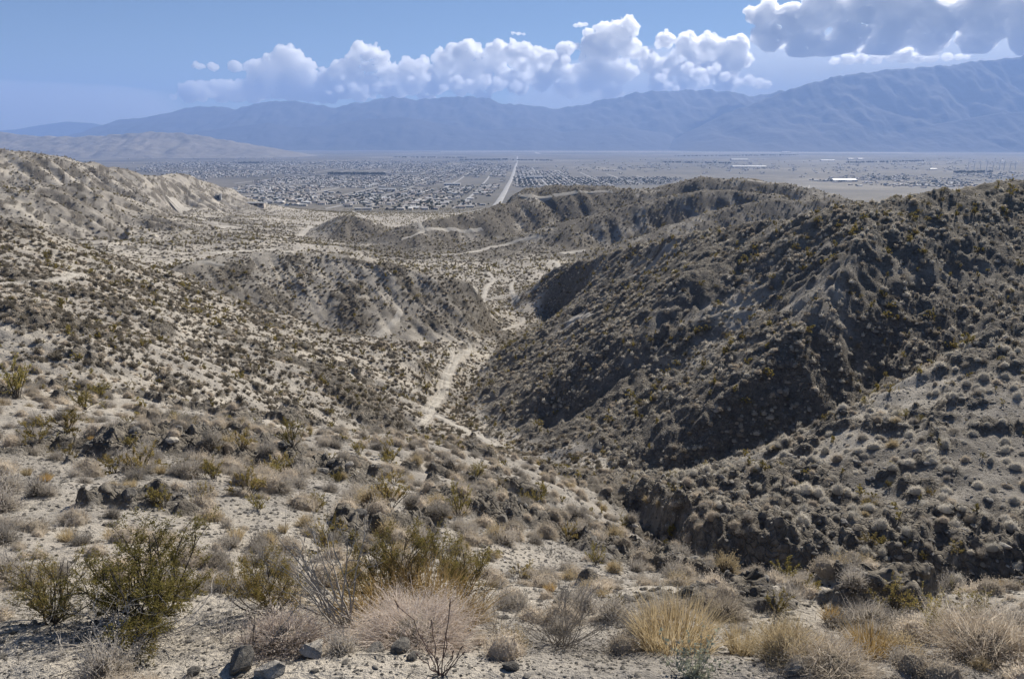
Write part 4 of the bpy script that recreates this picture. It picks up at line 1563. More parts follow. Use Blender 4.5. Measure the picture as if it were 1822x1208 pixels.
ribbon('dirt_track_path', 'track winding through scrub past the toe of the ridge', [(895, 588), (930, 574), (930, 566)], 1.2, M_TRACK, 'track')
ribbon('dirt_track_path', 'narrow track through the scrub flat beyond the ridge toe', [(922, 538), (912, 522), (909, 508), (918, 500)], 1.4, M_TRACK, 'track')
ribbon('dirt_track_path', 'second narrow track through the scrub flat beside the knoll', [(846, 520), (866, 510), (880, 498), (868, 484)], 1.5, M_TRACK, 'track')
ribbon('dirt_track_path', 'curved pale track below the middle hills', [(965, 488), (990, 482), (996, 474), (980, 462)], 2.4, M_TRACK, 'track')
ribbon('sand_path', 'bright sand patch at the mouth of the hill gully', [(1000, 452), (1020, 448), (1042, 445)], 6, M_TRACK, 'sand patch')
ribbon('dirt_track_path', 'pale track along the valley edge below the cut banks', [(735, 455), (780, 455), (820, 452), (870, 440), (915, 430), (960, 420)], 4, M_TRACK, 'track')
ribbon('dirt_track_path', 'track zigzagging up the near end of the middle hills', [(740, 393), (746, 402), (757, 410), (740, 418), (712, 426)], 3.2, M_TRACK, 'track')
ribbon('dirt_track_path', 'level bench track across the face of the middle hills', [(757, 410), (800, 408), (858, 407)], 3.6, M_TRACK, 'track')
ribbon('dirt_track_path', 'track contouring along the back crest of the middle hills', [(800, 381), (860, 372), (920, 357), (980, 350), (1020, 343), (1090, 341)], 4.0, M_TRACK, 'track')
ribbon('dirt_track_path', 'track crossing the highest of the middle hills', [(1330, 320), (1370, 332), (1400, 336), (1440, 330)], 4.0, M_TRACK, 'track')
ribbon('dirt_track_path', 'track along the flat top of the knoll', [(255, 466), (300, 466), (340, 468), (400, 472)], 1.6, M_TRACK, 'track')
ribbon('sand_path', 'bare pale crown of the knoll', [(385, 452), (430, 448), (500, 446)], 12, M_TRACK, 'sand patch')
ribbon('dirt_track_path', 'track looping over the back of the knoll', [(515, 450), (535, 441), (570, 437), (610, 443)], 2.6, M_TRACK, 'track')
ribbon('dirt_track_path', 'faint bench track across the upper slope near the frame edge', [(-40, 506), (40, 502), (110, 497), (150, 490)], 0.9, M_TRACK, 'track')
ribbon('sand_path', 'bright gravel pad on the fan below the bare hills', [(385, 401), (400, 402), (418, 403)], 18, M_TRACK, 'sand patch')
ribbon('dirt_track_path', 'track leading off the bright gravel pad', [(355, 388), (385, 400), (410, 410), (432, 413)], 5, M_TRACK, 'track')
ribbon('sand_path', 'pale graded ledge at the foot of the bare hills', [(308, 368), (325, 368), (340, 371)], 14, M_TRACK, 'sand patch')
ribbon('dirt_track_path', 'track on the ridge line of the small cone', [(628, 376), (645, 384), (668, 400)], 4, M_TRACK, 'track')
ribbon('dirt_track_path', 'pale track between the small cone and the knoll', [(530, 420), (545, 410), (552, 402)], 5, M_TRACK, 'track')
ribbon('road', 'straight pale road running away through the valley town', None, 16, M_ROAD, 'road', lift=1.2, across=3, fray=0.0, n=160,
       world_pts=[(-34, 1500), (-30, 1800), (-20, 2600), (-2, 3600), (20, 5200), (48, 7200), (62, 9400)])
ribbon('road', 'far white stretch of road near the mountain foot', None, 60, M_TRACK, 'road', lift=3, across=3, fray=0.0, n=20, world_pts=[(390, 11200), (370, 12600)])
ribbon('sand_path', 'long white sandy wash crossing the far valley', None, 420, M_TRACK, 'sand patch', lift=2, across=5, fray=0.35, n=120, world_pts=[(-1200, 13600), (0, 13700), (1400, 13300), (3400, 12600), (6000, 12200)])


def build_scatter():
    C1 = [creosote(100 + i, stems=12, subs=4, leaf_n=1300, leaf=0.035, thin=1.3, dry=0.2 + 0.15 * i) for i in range(4)]
    C2 = [creosote(110 + i, stems=6, subs=2, leaf_n=170, leaf=0.11, thin=2.0, dry=0.35) for i in range(3)]
    D1 = [dome(120, 560, solid=True, ragged=0.12), dome(121, 520, [M_DOMEG, M_DOMED], ragged=0.18), dome(122, 520, height=0.5, solid=True), dome(123, 520, [M_STRAW, M_DOMED]), dome(124, 420, [M_DOMEG, M_DOMED], ragged=0.25, height=0.7)]
    D2 = [dome(130, 70, [M_CAP, M_DOMEG], width=0.04, tip=0.1, solid=True), dome(131, 70, [M_DOME, M_DOMED], width=0.04, tip=0.1, height=0.5, solid=True), dome(132, 60, [M_DOMED, M_DOMED], width=0.06, tip=0.12, height=0.5)]
    T1 = [dead(140, 12, 4, [M_DEAD], r=0.011, twigs=2), dead(141, 14, 4, [M_DOMEG], r=0.009, twigs=2), dead(142, 10, 4, [M_WOOD], r=0.012, twigs=2)]
    G1 = [grass(150, 260, [M_STRAW], width=0.012), grass(151, 260, [M_GOLD], width=0.012)]
    S1 = [stone(160 + i, mat=(M_ROCK, M_ROCKD, M_ROCKP)[i % 3]) for i in range(6)]

    def layout(r0, r1, dens, clump, seed, cscale, amax=39.5):
        area = math.radians(2 * amax) / 2 * (r1 * r1 - r0 * r0)
        x, y = sample_ring(r0, r1, int(area * dens * 1.6), amax)
        n = fbm(x / cscale, y / cscale, seed, 3)
        keep = RNG.random(len(x)) < 0.625 * np.clip(1 + clump * n, 0.05, 1.6)
        x, y = x[keep], y[keep]
        ok = clear_of(x, y)
        return x[ok], y[ok]

    # creosote ------------------------------------------------------------------
    x, y = layout(9, 75, 0.045, 1.2, 301, 9)
    # bushes that can be pointed at in the photograph
    known = [(28, 705, 90, 62), (150, 728, 75, 42), (320, 842, 62, 28), (250, 842, 80, 52), (520, 795, 55, 50), (290, 902, 70, 48), (365, 900, 45, 40), (690, 905, 90, 60), (815, 920, 60, 62), (640, 808, 40, 28), (700, 815, 45, 34), (430, 800, 55, 40),
             (1060, 1005, 40, 40), (1090, 1090, 60, 45), (1380, 1088, 55, 42), (1010, 960, 40, 36), (850, 850, 34, 26), (570, 905, 60, 34), (590, 960, 60, 42), (120, 770, 90, 48), (460, 905, 50, 30), (1440, 1052, 55, 30)]
    inds = []
    for (u, v, w, h) in known:
        p = hit(u, v)
        inds.append((p[0], p[1], px_size(p, w) / 1.7, px_size(p, h) / 0.95))
        taken.append((p[0], p[1], px_size(p, w) * 0.4))
    r = np.hypot(x, y)
    ok = (r > 14) & clear_of(x, y)
    x, y = x[ok], y[ok]
    x2, y2 = layout(75, 330, 0.035, 1.3, 303, 22)
    x, y = np.concatenate([x, x2]), np.concatenate([y, y2])
    r = np.hypot(x, y)
    o = np.argsort(r)
    x, y = x[o], y[o]
    size = RNG.uniform(0.55, 1.0, len(x)) * np.where(np.hypot(x, y) < 75, 0.8, 1.15)
    k = min(300 - len(inds), len(x))
    for i in range(k):
        inds.append((x[i], y[i], size[i], size[i] * RNG.uniform(0.8, 1.1)))
    zs = ground_z(np.array([q[0] for q in inds]), np.array([q[1] for q in inds]))
    for i, (a, b, w, h) in enumerate(inds):
        rr = math.hypot(a, b)
        dd = b * CP - (zs[i] - CZ) * SP
        size_w = 'large ' if w > 0.95 else 'small ' if w < 0.62 else ''
        lab = size_w + 'olive creosote bush ' + zone(a, b, 911 + F * a / dd, 0)
        put('creosote_bush', C1[i % 4] if rr < 70 else C2[i % 3], (a, b, zs[i] - 0.03), (w, w, h), RNG.uniform(0, 6.28), lab, 'bush', 'creosote bushes on the slopes')
    x, y, size = x[k:], y[k:], size[k:]
    x3, y3 = layout(330, 1500, 0.022, 1.0, 305, 60, 34)
    X, Y = np.concatenate([x, x3]), np.concatenate([y, y3])
    S = np.concatenate([size, RNG.uniform(0.8, 1.7, len(x3))])
    P = np.stack([X, Y, ground_z(X, Y) - 0.04], 1)
    scatter_object('creosote_shrubbery', P, np.stack([S, S, S * 0.95], 1), RNG.uniform(0, 6.28, len(X)), RNG.integers(0, 3, len(X)), lib_set('creosote_far', C2), 'olive creosote scrub dotted over the hills and the fan below', 'shrubbery')

    # cushion shrubs --------------------------------------------------------------
    x1, y1 = layout(7.2, 62, 0.85, 0.9, 311, 6)
    xn, yn = layout(6.9, 17, 1.3, 0.8, 319, 3)
    x1, y1 = np.concatenate([x1, xn]), np.concatenate([y1, yn])
    x2, y2 = layout(62, 330, 1.4, 1.2, 313, 12)
    xl, yl = layout(60, 165, 1.5, 0.9, 317, 8)
    kl = side_right(xl, yl) < 0.3
    x2, y2 = np.concatenate([x2, xl[kl]]), np.concatenate([y2, yl[kl]])
    x3, y3 = layout(330, 800, 0.16, 0.8, 315, 40, 34)
    X, Y = np.concatenate([x1, x2, x3]), np.concatenate([y1, y2, y3])
    R = np.hypot(X, Y)
    right = side_right(X, Y) > 0.3
    S = RNG.uniform(0.3, 0.85, len(X))
    S = np.where(R < 17, RNG.uniform(0.14, 0.55, len(X)), S)
    S = np.where(R > 62, np.where(right, 0.2 + 0.58 * RNG.random(len(X)) ** 1.7, 0.2 + 0.6 * RNG.random(len(X)) ** 2.0), S)
    S = np.where(R > 330, 0.4 + 1.1 * RNG.random(len(X)) ** 1.8, S)
    kind = np.where(right, RNG.choice([0, 0, 1, 2], len(X)), RNG.choice([1, 2, 2, 2], len(X)))
    kind = np.where(R > 330, RNG.choice([0, 2, 2, 2], len(X)), kind)
    Zg = ground_z(X, Y)
    app = S / R
    # plants hidden below the shelf or far aside show nothing: rank by apparent size inside the frame
    d = Y * CP - (Zg - CZ) * SP
    u = 911 + F * X / d
    v = 604 - F * (Y * SP + (Zg - CZ) * CP) / d
    vis = (u > -20) & (u < 1842) & (v < 1215) & (v > 300)
    order = np.argsort(-np.where(vis, app, 0))
    ind = order[:285]
    for i in ind:
        rr = R[i]
        j = int(RNG.choice([0, 1, 2, 3, 4], p=[0.34, 0.24, 0.22, 0.08, 0.12]))
        tone = ('pale tan', 'grey', 'flat pale', 'straw gold', 'ragged grey')[j]
        size_w = 'large ' if S[i] > 0.68 else 'small ' if S[i] < 0.45 else ''
        lab = size_w + tone + ' cushion shrub ' + zone(X[i], Y[i], u[i], v[i])
        put('dome_shrub', D1[j], (X[i], Y[i], Zg[i] - 0.03), (S[i], S[i], S[i] * RNG.uniform(0.8, 1.2)), RNG.uniform(0, 6.28), lab, 'shrub', tone + ' cushion shrubs')
    rest = np.ones(len(X), bool)
    rest[ind] = False
    nearr = rest & (R < 75)
    far = rest & ~nearr
    P = np.stack([X, Y, Zg - 0.03], 1)
    far_i = np.nonzero(far)[0]
    near_i = np.nonzero(nearr)[0]
    allp = np.concatenate([near_i, far_i])
    npick = RNG.choice([0, 1, 2, 3, 4], len(near_i), p=[0.34, 0.28, 0.2, 0.04, 0.14])
    npick = np.where(right[near_i] & (RNG.random(len(near_i)) < 0.75), 8, npick)
    pick = np.concatenate([npick, 5 + kind[far_i]])
    alt = (RNG.random(len(allp)) < 0.16) & (R[allp] > 40)
    pick = np.where(alt, RNG.choice([9, 9, 10, 11], len(allp)), pick)
    s = S[allp] * np.where(alt, 0.8, 1.0)
    sa = RNG.uniform(0.72, 1.28, len(s))
    scatter_object('cushion_shrubbery', P[allp], np.stack([s * sa, s / sa, s * RNG.uniform(0.6, 1.25, len(s))], 1), RNG.uniform(0, 6.28, len(s)), pick, lib_set('cushion', D1 + D2 + [dome(125, 460, [M_CAP, M_DOMEG], width=0.014, tip=0.035, solid=True, ragged=0.1), dead(143, 7, 2, [M_DOMEG], r=0.03, twigs=0), C2[0], C2[1]]), 'pale cushion shrubs dotted over all the slopes', 'shrubbery')

    # leafless shrubs and tufts -----------------------------------------------------
    x, y = layout(7, 45, 0.1, 1.0, 321, 5)
    z = ground_z(x, y)
    o = np.argsort(np.hypot(x, y))[:110]
    for i in o:
        j = int(RNG.integers(0, 3))
        s = RNG.uniform(0.25, 0.6)
        put('dead_shrub', T1[j], (x[i], y[i], z[i] - 0.02), s, RNG.uniform(0, 6.28), ('bleached', 'grey', 'dark')[j] + ' leafless shrub ' + zone(x[i], y[i], 911 + F * x[i] / (y[i] * CP - (z[i] - CZ) * SP), 0), 'dead shrub', ('bleached', 'grey', 'dark')[j] + ' leafless shrubs')
    x, y = layout(7.5, 30, 0.05, 1.0, 325, 5)
    z = ground_z(x, y)
    for i in range(min(60, len(x))):
        j = int(RNG.integers(0, 2))
        s = RNG.uniform(0.18, 0.36)
        put('grass_tuft', G1[j], (x[i], y[i], z[i]), s, RNG.uniform(0, 6.28), ('straw', 'golden')[j] + ' dry grass tuft ' + zone(x[i], y[i], 911 + F * x[i] / (y[i] * CP - (z[i] - CZ) * SP), 0), 'grass', ('straw', 'golden') [j] + ' grass tufts')

    # stones -------------------------------------------------------------------------
    x, y = layout(6.6, 70, 0.5, 0.6, 331, 4)
    rk = attr_at(ROCK, x, y)
    keep = RNG.random(len(x)) < 0.12 + 0.9 * rk
    x, y = x[keep], y[keep]
    R = np.hypot(x, y)
    S = RNG.uniform(0.12, 0.5, len(x)) * np.where(attr_at(ROCK, x, y) > 0.4, 1.15, 0.75) * np.clip(R / 20, 0.5, 1.2)
    z = ground_z(x, y)
    d = y * CP - (z - CZ) * SP
    u = 911 + F * x / d
    order = np.argsort(-np.where((u > 0) & (u < 1822), S / R, 0))
    for n_, i in enumerate(order[:280]):
        lab = ('large ' if S[i] > 0.45 else '') + ('grey', 'dark', 'pale')[n_ % 3] + ' angular rock ' + zone(x[i], y[i], u[i], 0)
        put('rock', S1[n_ % 6], (x[i], y[i], z[i]), (S[i], S[i] * RNG.uniform(0.7, 1.1), S[i] * RNG.uniform(0.6, 1.1)), RNG.uniform(0, 6.28), lab, 'rock', 'angular rocks on the slopes')
    rest = order[280:]
    # gravel: small stones on the shelf and slope
    gx1, gy1 = sample_ring(4.9, 9.5, 9000, 42)
    gs1 = RNG.uniform(0.012, 0.05, len(gx1)) * np.where(RNG.random(len(gx1)) < 0.06, 2.2, 1)
    gx2, gy2 = sample_ring(9, 34, 24000, 40)
    gs2 = RNG.uniform(0.03, 0.13, len(gx2)) ** 1.0
    gx3, gy3 = sample_ring(34, 140, 34000, 40)
    gs3 = RNG.uniform(0.07, 0.3, len(gx3))
    GX_, GY_ = np.concatenate([x[rest], gx1, gx2, gx3]), np.concatenate([y[rest], gy1, gy2, gy3])
    GS_ = np.concatenate([S[rest], gs1, gs2, gs3])
    P = np.stack([GX_, GY_, ground_z(GX_, GY_)], 1)
    scatter_object('gravel', P, np.stack([GS_, GS_ * 0.85, GS_ * 0.75], 1), RNG.uniform(0, 6.28, len(GX_)), RNG.integers(0, 6, len(GX_)), lib_set('stones', S1), 'loose grey stones strewn over the shelf and slopes', 'gravel')
    # broken twigs on the shelf
    mbs = []
    for i in range(4):
        rng = np.random.default_rng(400 + i)
        mb = MB()
        pts, dd = wander(rng, (-0.5, 0, 0.03), (1, 0, 0.05), 1.0, 7, 0.14)
        for p in pts:
            p[2] = abs(p[2]) * 0.4 + 0.015
        tube(mb, pts, 0.018, 0.007, 0, 4)
        q, _ = wander(rng, pts[3], (0.7, 0.6, 0.1), 0.4, 4, 0.12)
        for p in q:
            p[2] = abs(p[2]) * 0.4 + 0.015
        tube(mb, q, 0.01, 0.004, 0, 3)
        mbs.append(mb.mesh('twig', [M_DEAD if i % 2 else M_WOOD]))
    x, y = sample_ring(5.0, 11, 1500, 40)
    S = RNG.uniform(0.06, 0.3, len(x))
    P = np.stack([x, y, ground_z(x, y)], 1)
    scatter_object('twig_litter', P, S, RNG.uniform(0, 6.28, len(x)), RNG.integers(0, 4, len(x)), lib_set('twigs', mbs), 'broken dry twigs littering the shelf', 'litter')


build_scatter()


# ----------------------------------------------------------------------------
# the valley town
# ----------------------------------------------------------------------------
def mat_tone(name, stops, rough=0.85, noise_scale=0.4):
    """painted or roofed surface; every building has a tone of its own"""
    k = NT_(name)
    rnd_ = k.node('ShaderNodeObjectInfo').outputs['Random']
    col = k.ramp(rnd_, stops)
    n = k.noise(k.node('ShaderNodeTexCoord').outputs['Object'], noise_scale, 4, 0.6)
    col = k.mix(0.4, col, k.ramp(n, [(0.3, (0.75, 0.75, 0.75)), (0.7, (1.1, 1.1, 1.1))]), 'MULTIPLY')
    return k.finish(col, rough)


M_WALL = mat_tone('stucco', [(0, (0.62, 0.56, 0.47)), (0.25, (0.74, 0.70, 0.64)), (0.5, (0.50, 0.42, 0.33)), (0.75, (0.70, 0.66, 0.60)), (1, (0.78, 0.76, 0.72))])
M_ROOF = mat_tone('roofing', [(0, (0.62, 0.60, 0.56)), (0.2, (0.30, 0.27, 0.25)), (0.4, (0.44, 0.36, 0.29)), (0.6, (0.78, 0.77, 0.74)), (0.8, (0.36, 0.34, 0.33)), (1, (0.60, 0.55, 0.48))])
M_GLASS_GAP_SHADE = mat_tone('dark_window_and_gap_shade', [(0, (0.04, 0.045, 0.05)), (1, (0.07, 0.07, 0.075))], 0.2)
M_WHITE = mat_tone('white_metal_roof', [(0, (0.42, 0.42, 0.415)), (1, (0.48, 0.475, 0.465))], 0.5)
M_TURB = mat_tone('white_turbine_paint', [(0, (0.8, 0.8, 0.8)), (1, (0.82, 0.82, 0.82))], 0.4)
M_TREE = mat_twig('town_tree_leaf', (0.045, 0.055, 0.025), (0.10, 0.105, 0.045), 0.25, 0.6, 0.35)
M_BARK = mat_twig('town_tree_bark', (0.08, 0.065, 0.05), (0.15, 0.12, 0.095), 0.0, 1.0, 0.2)


def box(mb, x0, x1, y0, y1, z0, z1, m):
    V = [(x0, y0, z0), (x1, y0, z0), (x1, y1, z0), (x0, y1, z0), (x0, y0, z1), (x1, y0, z1), (x1, y1, z1), (x0, y1, z1)]
    mb.add(V, [(0, 3, 2, 1), (4, 5, 6, 7), (0, 1, 5, 4), (1, 2, 6, 5), (2, 3, 7, 6), (3, 0, 4, 7)], m)


def gable(mb, x0, x1, y0, y1, z, rise, m, over=0.6, t=0.25):
    """pitched roof slab with eaves, ridge along x"""
    x0, x1, y0, y1 = x0 - over, x1 + over, y0 - over, y1 + over
    ym = (y0 + y1) / 2
    V = [(x0, y0, z), (x1, y0, z), (x1, ym, z + rise), (x0, ym, z + rise), (x1, y1, z), (x0, y1, z),
         (x0, y0, z - t), (x1, y0, z - t), (x1, ym, z + rise - t), (x0, ym, z + rise - t), (x1, y1, z - t), (x0, y1, z - t)]
    mb.add(V, [(0, 1, 2, 3), (3, 2, 4, 5), (7, 6, 9, 8), (8, 9, 11, 10), (6, 7, 1, 0), (10, 11, 5, 4), (1, 7, 8, 2), (2, 8, 10, 4), (6, 0, 3, 9), (9, 3, 5, 11)], m)
    mb.add([(x0 + over, y0 + over, z - t), (x0 + over, y1 - over, z - t), (x0 + over, ym, z + rise - t - 0.3)], [(0, 2, 1)], 0)
    mb.add([(x1 - over, y0 + over, z - t), (x1 - over, y1 - over, z - t), (x1 - over, ym, z + rise - t - 0.3)], [(0, 1, 2)], 0)


def openings(mb, w, d, h, rng):
    n = max(2, int(w / 3.5))
    for k in range(n):
        cx = -w / 2 + (k + 0.5) * w / n
        if rng.random() < 0.8:
            box(mb, cx - 0.7, cx + 0.7, -d / 2 - 0.06, -d / 2 + 0.05, 0.9 if k else 0.05, 2.1, 2)
    box(mb, w / 2 - 0.05, w / 2 + 0.06, -1, 0.6, 0.9, 2.1, 2)


def house(seed, kind):
    rng = np.random.default_rng(seed)
    mb = MB()
    w, d = rng.uniform(12, 18), rng.uniform(8, 11)
    h = 2.9
    if kind == 'trailer':
        w, d = 17, 4.6
    box(mb, -w / 2, w / 2, -d / 2, d / 2, -1.5, h, 0)
    openings(mb, w, d, h, rng)
    if kind == 'flat' or kind == 'trailer':
        box(mb, -w / 2 - 0.4, w / 2 + 0.4, -d / 2 - 0.4, d / 2 + 0.4, h + 0.003, h + 0.45, 1)
        if kind == 'trailer':
            box(mb, -w / 2 + 2, w / 2 - 5, -d / 2 - 3.2, -d / 2 - 0.41, h - 0.35, h - 0.2, 1)
    else:
        gable(mb, -w / 2, w / 2, -d / 2, d / 2, h + 0.25, 1.7, 1)
        if kind == 'wing':
            box(mb, w / 2 - 6.5, w / 2 - 0.4, -d / 2 - 5, -d / 2 + 0.1, -1.5, h - 0.05, 0)
            mb2 = MB()
            gable(mb2, -(d / 2 + 0.2), 5.0, -3.05, 3.05, h + 0.2, 1.3, 1)
            for V, Fc, m in zip(mb2.v, mb2.f, mb2.m):
                q = V.copy()
                q[:, 0] = w / 2 - 3.45 + V[:, 1]
                q[:, 1] = -d / 2 - V[:, 0]
                mb.v.append(q)
                mb.f.append(Fc - Fc.min() + mb.n)
                mb.m.append(m)
                mb.n += len(V)
            box(mb, w / 2 - 6.0, w / 2 - 1.0, -d / 2 - 5.06, -d / 2 - 4.95, 0.05, 2.3, 1)
    return mb.mesh('house', [M_WALL, M_ROOF, M_GLASS_GAP_SHADE])


def town_tree(seed, palm=False):
    rng = np.random.default_rng(seed)
    mb = MB()
    if palm:
        tube(mb, [(0, 0, -0.5), (0.1, 0, 4), (0.05, 0.1, 8.5)], 0.35, 0.25, 1, 5)
        for k in range(16):
            d = outward(rng, 0.5, 1.9)
            q = np.array([0.05, 0.1, 8.5]) + np.outer(np.linspace(0, 2.6, 4), d) - np.outer(np.linspace(0, 1, 4) ** 2 * 1.0, (0, 0, 1))
            s = np.cross(d, (0, 0, 1.0))
            s /= np.linalg.norm(s) + 1e-6
            V = np.concatenate([q - s * 0.35, q + s * 0.35])
            mb.add(V, [(0, 1, 5, 4), (1, 2, 6, 5), (2, 3, 7, 6)], 0)
    else:
        tube(mb, [(0, 0, -0.5), (0.1, 0, 1.2), (0.2, 0.1, 3)], 0.3, 0.18, 1, 5)
        for k in range(4):
            d = outward(rng, 0.4, 1.0)
            tube(mb, [np.array([0.15, 0.05, 2.0]), np.array([0.15, 0.05, 2.0]) + d * 2.0], 0.14, 0.05, 1, 3)
        n = 200
        c = rng.normal(size=(n, 3))
        c /= np.linalg.norm(c, axis=1)[:, None]
        c *= rng.uniform(0.55, 1.05, (n, 1)) * (1 + 0.25 * np.sin(c[:, 0:1] * 4 + seed) * np.cos(c[:, 1:2] * 5))
        c = c * np.array([2.7, 2.7, 1.9]) + np.array([0.1, 0, 3.7])
        leaves_at(mb, rng, c, 0.75, 0, 1.3)
    return mb.mesh('town_tree', [M_TREE, M_BARK])


def build_town():
    rng = np.random.default_rng(90)
    H = [house(500, 'gable'), house(501, 'gable'), house(502, 'flat'), house(503, 'wing'), house(504, 'flat'), house(505, 'wing'), house(506, 'trailer')]
    T = [town_tree(520), town_tree(521), town_tree(522), town_tree(523, True)]
    yb = [1440, 1550, 1800, 2200, 2700, 3000, 3600, 4500, 5600, 6800]
    ul = [560, 470, 420, 400, 415, 400, 330, 235, 250, 330]
    ur = [800, 850, 880, 892, 900, 1185, 1215, 1010, 930, 880]
    pts = []
    yy = 1440.0
    while yy < 6800:
        a, b = np.interp(yy, yb, ul), np.interp(yy, yb, ur)
        zg = float(plain(yy))
        dd = yy * CP - zg * SP
        x0, x1 = (a - 911) / F * dd, (b - 911) / F * dd
        xs = np.arange(math.floor(x0 / 20) * 20.0, x1, 20.0)
        for x in xs:
            if x < x0 or (int(x // 20) % 6 == 0) or abs(x - np.interp(yy, [1500, 9400], [-34, 62])) < 26:
                continue
            u = 911 + F * x / dd
            park = u > 905 and 2850 < yy < 3700
            dens = 0.62 + 1.5 * float(perlin(np.array([x / 330.0]), np.array([yy / 420.0]), 71)[0]) - 0.22 * max(0, (yy - 4300) / 2500)
            edge_ = min(u - a, b - u) / 60.0
            dens *= min(1.0, max(0.12, edge_ + 0.2 * rng.random())) if yy > 1600 else 1.0
            if 380 < u < 455 and 2900 < yy < 3550:
                dens = 0.0
            if 560 < u < 690 and 4150 < yy < 4800:
                dens = 0.0
            if u > 1010 and not park:
                dens = 0
            if park:
                dens = 0.9
            if rng.random() < dens:
                pts.append((x + rng.uniform(-3, 3), yy + rng.uniform(-3, 3), 6 if park or rng.random() < 0.12 else int(rng.integers(0, 6)), (math.pi / 2 if park else 0) + (rng.integers(0, 2) * math.pi / 2 if rng.random() < 0.35 and not park else 0)))
        yy += 27.0 if int(yy // 27) % 3 else 40.0
    # scattered hamlets towards the wind farm
    for (u, v, su, sv, n) in ((1570, 317, 90, 5, 90), (1660, 330, 100, 4, 110), (1770, 312, 60, 6, 80), (1480, 322, 40, 3, 30), (1330, 299, 70, 3, 40), (300, 291, 60, 3, 40), (1100, 300, 120, 6, 60), (1250, 290, 200, 8, 90), (1500, 300, 250, 12, 110), (1700, 290, 200, 10, 90), (1650, 322, 160, 10, 80), (700, 288, 260, 4, 120), (420, 282, 160, 6, 70)):
        for _ in range(n):
            p = hit(u + rng.normal() * su * 0.5, v + rng.normal() * sv * 0.5)
            if p and p[1] > 1600:
                pts.append((p[0], p[1], int(rng.integers(0, 7)), rng.uniform(0, 3)))
    pts = np.array(pts)
    d = pts[:, 1]
    pts = pts[np.argsort(d)]
    x, y, k, rz = pts.T
    z = ground_z(x, y)
    u = 911 + F * x / (y * CP - (z - CZ) * SP)
    names = ('tan gabled', 'pale gabled', 'flat-roofed', 'winged', 'low flat-roofed', 'wide winged', 'long narrow')
    n_ind = 290
    for i in range(n_ind):
        kk = int(k[i])
        side = 'at the near edge of the town' if y[i] < 1620 else ('in the near streets of the town' if y[i] < 1900 else 'deeper in the near town')
        put('house', H[kk], (x[i], y[i], z[i]), 1.0, rz[i] + (math.pi if rng.random() < 0.3 else 0), 'small %s house %s' % (names[kk], side), 'house', '%s houses of the valley town' % names[kk])
    P = np.stack([x, y, z], 1)[n_ind:]
    scatter_object('town_rooftops', P, np.full(len(P), 1.0), rz[n_ind:], k[n_ind:].astype(int), lib_set('houses', H), 'pale roofs of the far town spread over the valley floor', 'town')
    # trees among the houses
    j = rng.integers(0, len(x), int(len(x) * 1.9))
    tx = x[j] + rng.uniform(-14, 14, len(j))
    ty = y[j] + rng.choice([-9.5, 9.5, 12], len(j)) + rng.uniform(-2, 2, len(j))
    o = np.argsort(ty)
    tx, ty = tx[o], ty[o]
    # tree rows far out
    rows_ = []
    for (u0, v0, u1, v1, n) in ((588, 311, 682, 312, 110), (820, 286, 905, 285, 90), (915, 286, 985, 287, 60), (700, 281, 830, 282, 90), (1200, 279, 1420, 277, 160), (1500, 291, 1640, 288, 90), (1700, 309, 1760, 308, 60), (300, 276, 400, 275, 60), (420, 292, 470, 291, 60), (1180, 290, 1300, 292, 60)):
        p0, p1 = hit(u0, v0), hit(u1, v1)
        t = rng.random(n)
        rows_.append(np.stack([p0[0] + (p1[0] - p0[0]) * t + rng.normal(size=n) * 12, p0[1] + (p1[1] - p0[1]) * t + rng.normal(size=n) * 25], 1))
    rw = np.concatenate(rows_)
    ts = rng.uniform(0.6, 1.25, len(tx))
    tk = rng.choice([0, 1, 2, 3], len(tx), p=[0.32, 0.32, 0.28, 0.08])
    tz = ground_z(tx, ty)
    for i in range(120):
        put('town_tree', T[tk[i]], (tx[i], ty[i], tz[i]), ts[i], rng.uniform(0, 6), ('tall ' if ts[i] > 1.0 else 'small ' if ts[i] < 0.75 else '') + ('dark palm tree' if tk[i] == 3 else 'round dark green tree') + (' at the near edge of the town' if ty[i] < 1530 else ' between the near houses of the town'), 'tree', 'palms in the town' if tk[i] == 3 else 'round trees in the town')
    X = np.concatenate([tx[120:], rw[:, 0]])
    Y = np.concatenate([ty[120:], rw[:, 1]])
    S = np.concatenate([ts[120:], rng.uniform(1.6, 2.6, len(rw))])
    K = np.concatenate([tk[120:], rng.integers(0, 3, len(rw))])
    scatter_object('town_foliage', np.stack([X, Y, ground_z(X, Y)], 1), S, rng.uniform(0, 6, len(X)), K, lib_set('town_trees', T), 'dark trees between the roofs and in rows across the valley', 'foliage')
    # streets of the town
    for kx in range(-9, 6):
        sx0 = kx * 120 + 10.0
        ys = [yq for yq in np.arange(1480, 5200, 40.0) if np.interp(yq, yb, ul) + 15 < 911 + F * sx0 / (yq * CP - float(plain(yq)) * SP) < np.interp(yq, yb, ur) - 5]
        if len(ys) > 8 and abs(sx0) > 40:
            ribbon('street', 'pale town street on the hill side of the straight road' if sx0 > 0 else 'pale town street among the houses before the straight road', None, 8, M_ROAD, 'street', lift=0.5, across=3, fray=0.0, n=90, group='streets of the town', world_pts=[(sx0, ys[0]), (sx0, ys[-1])])
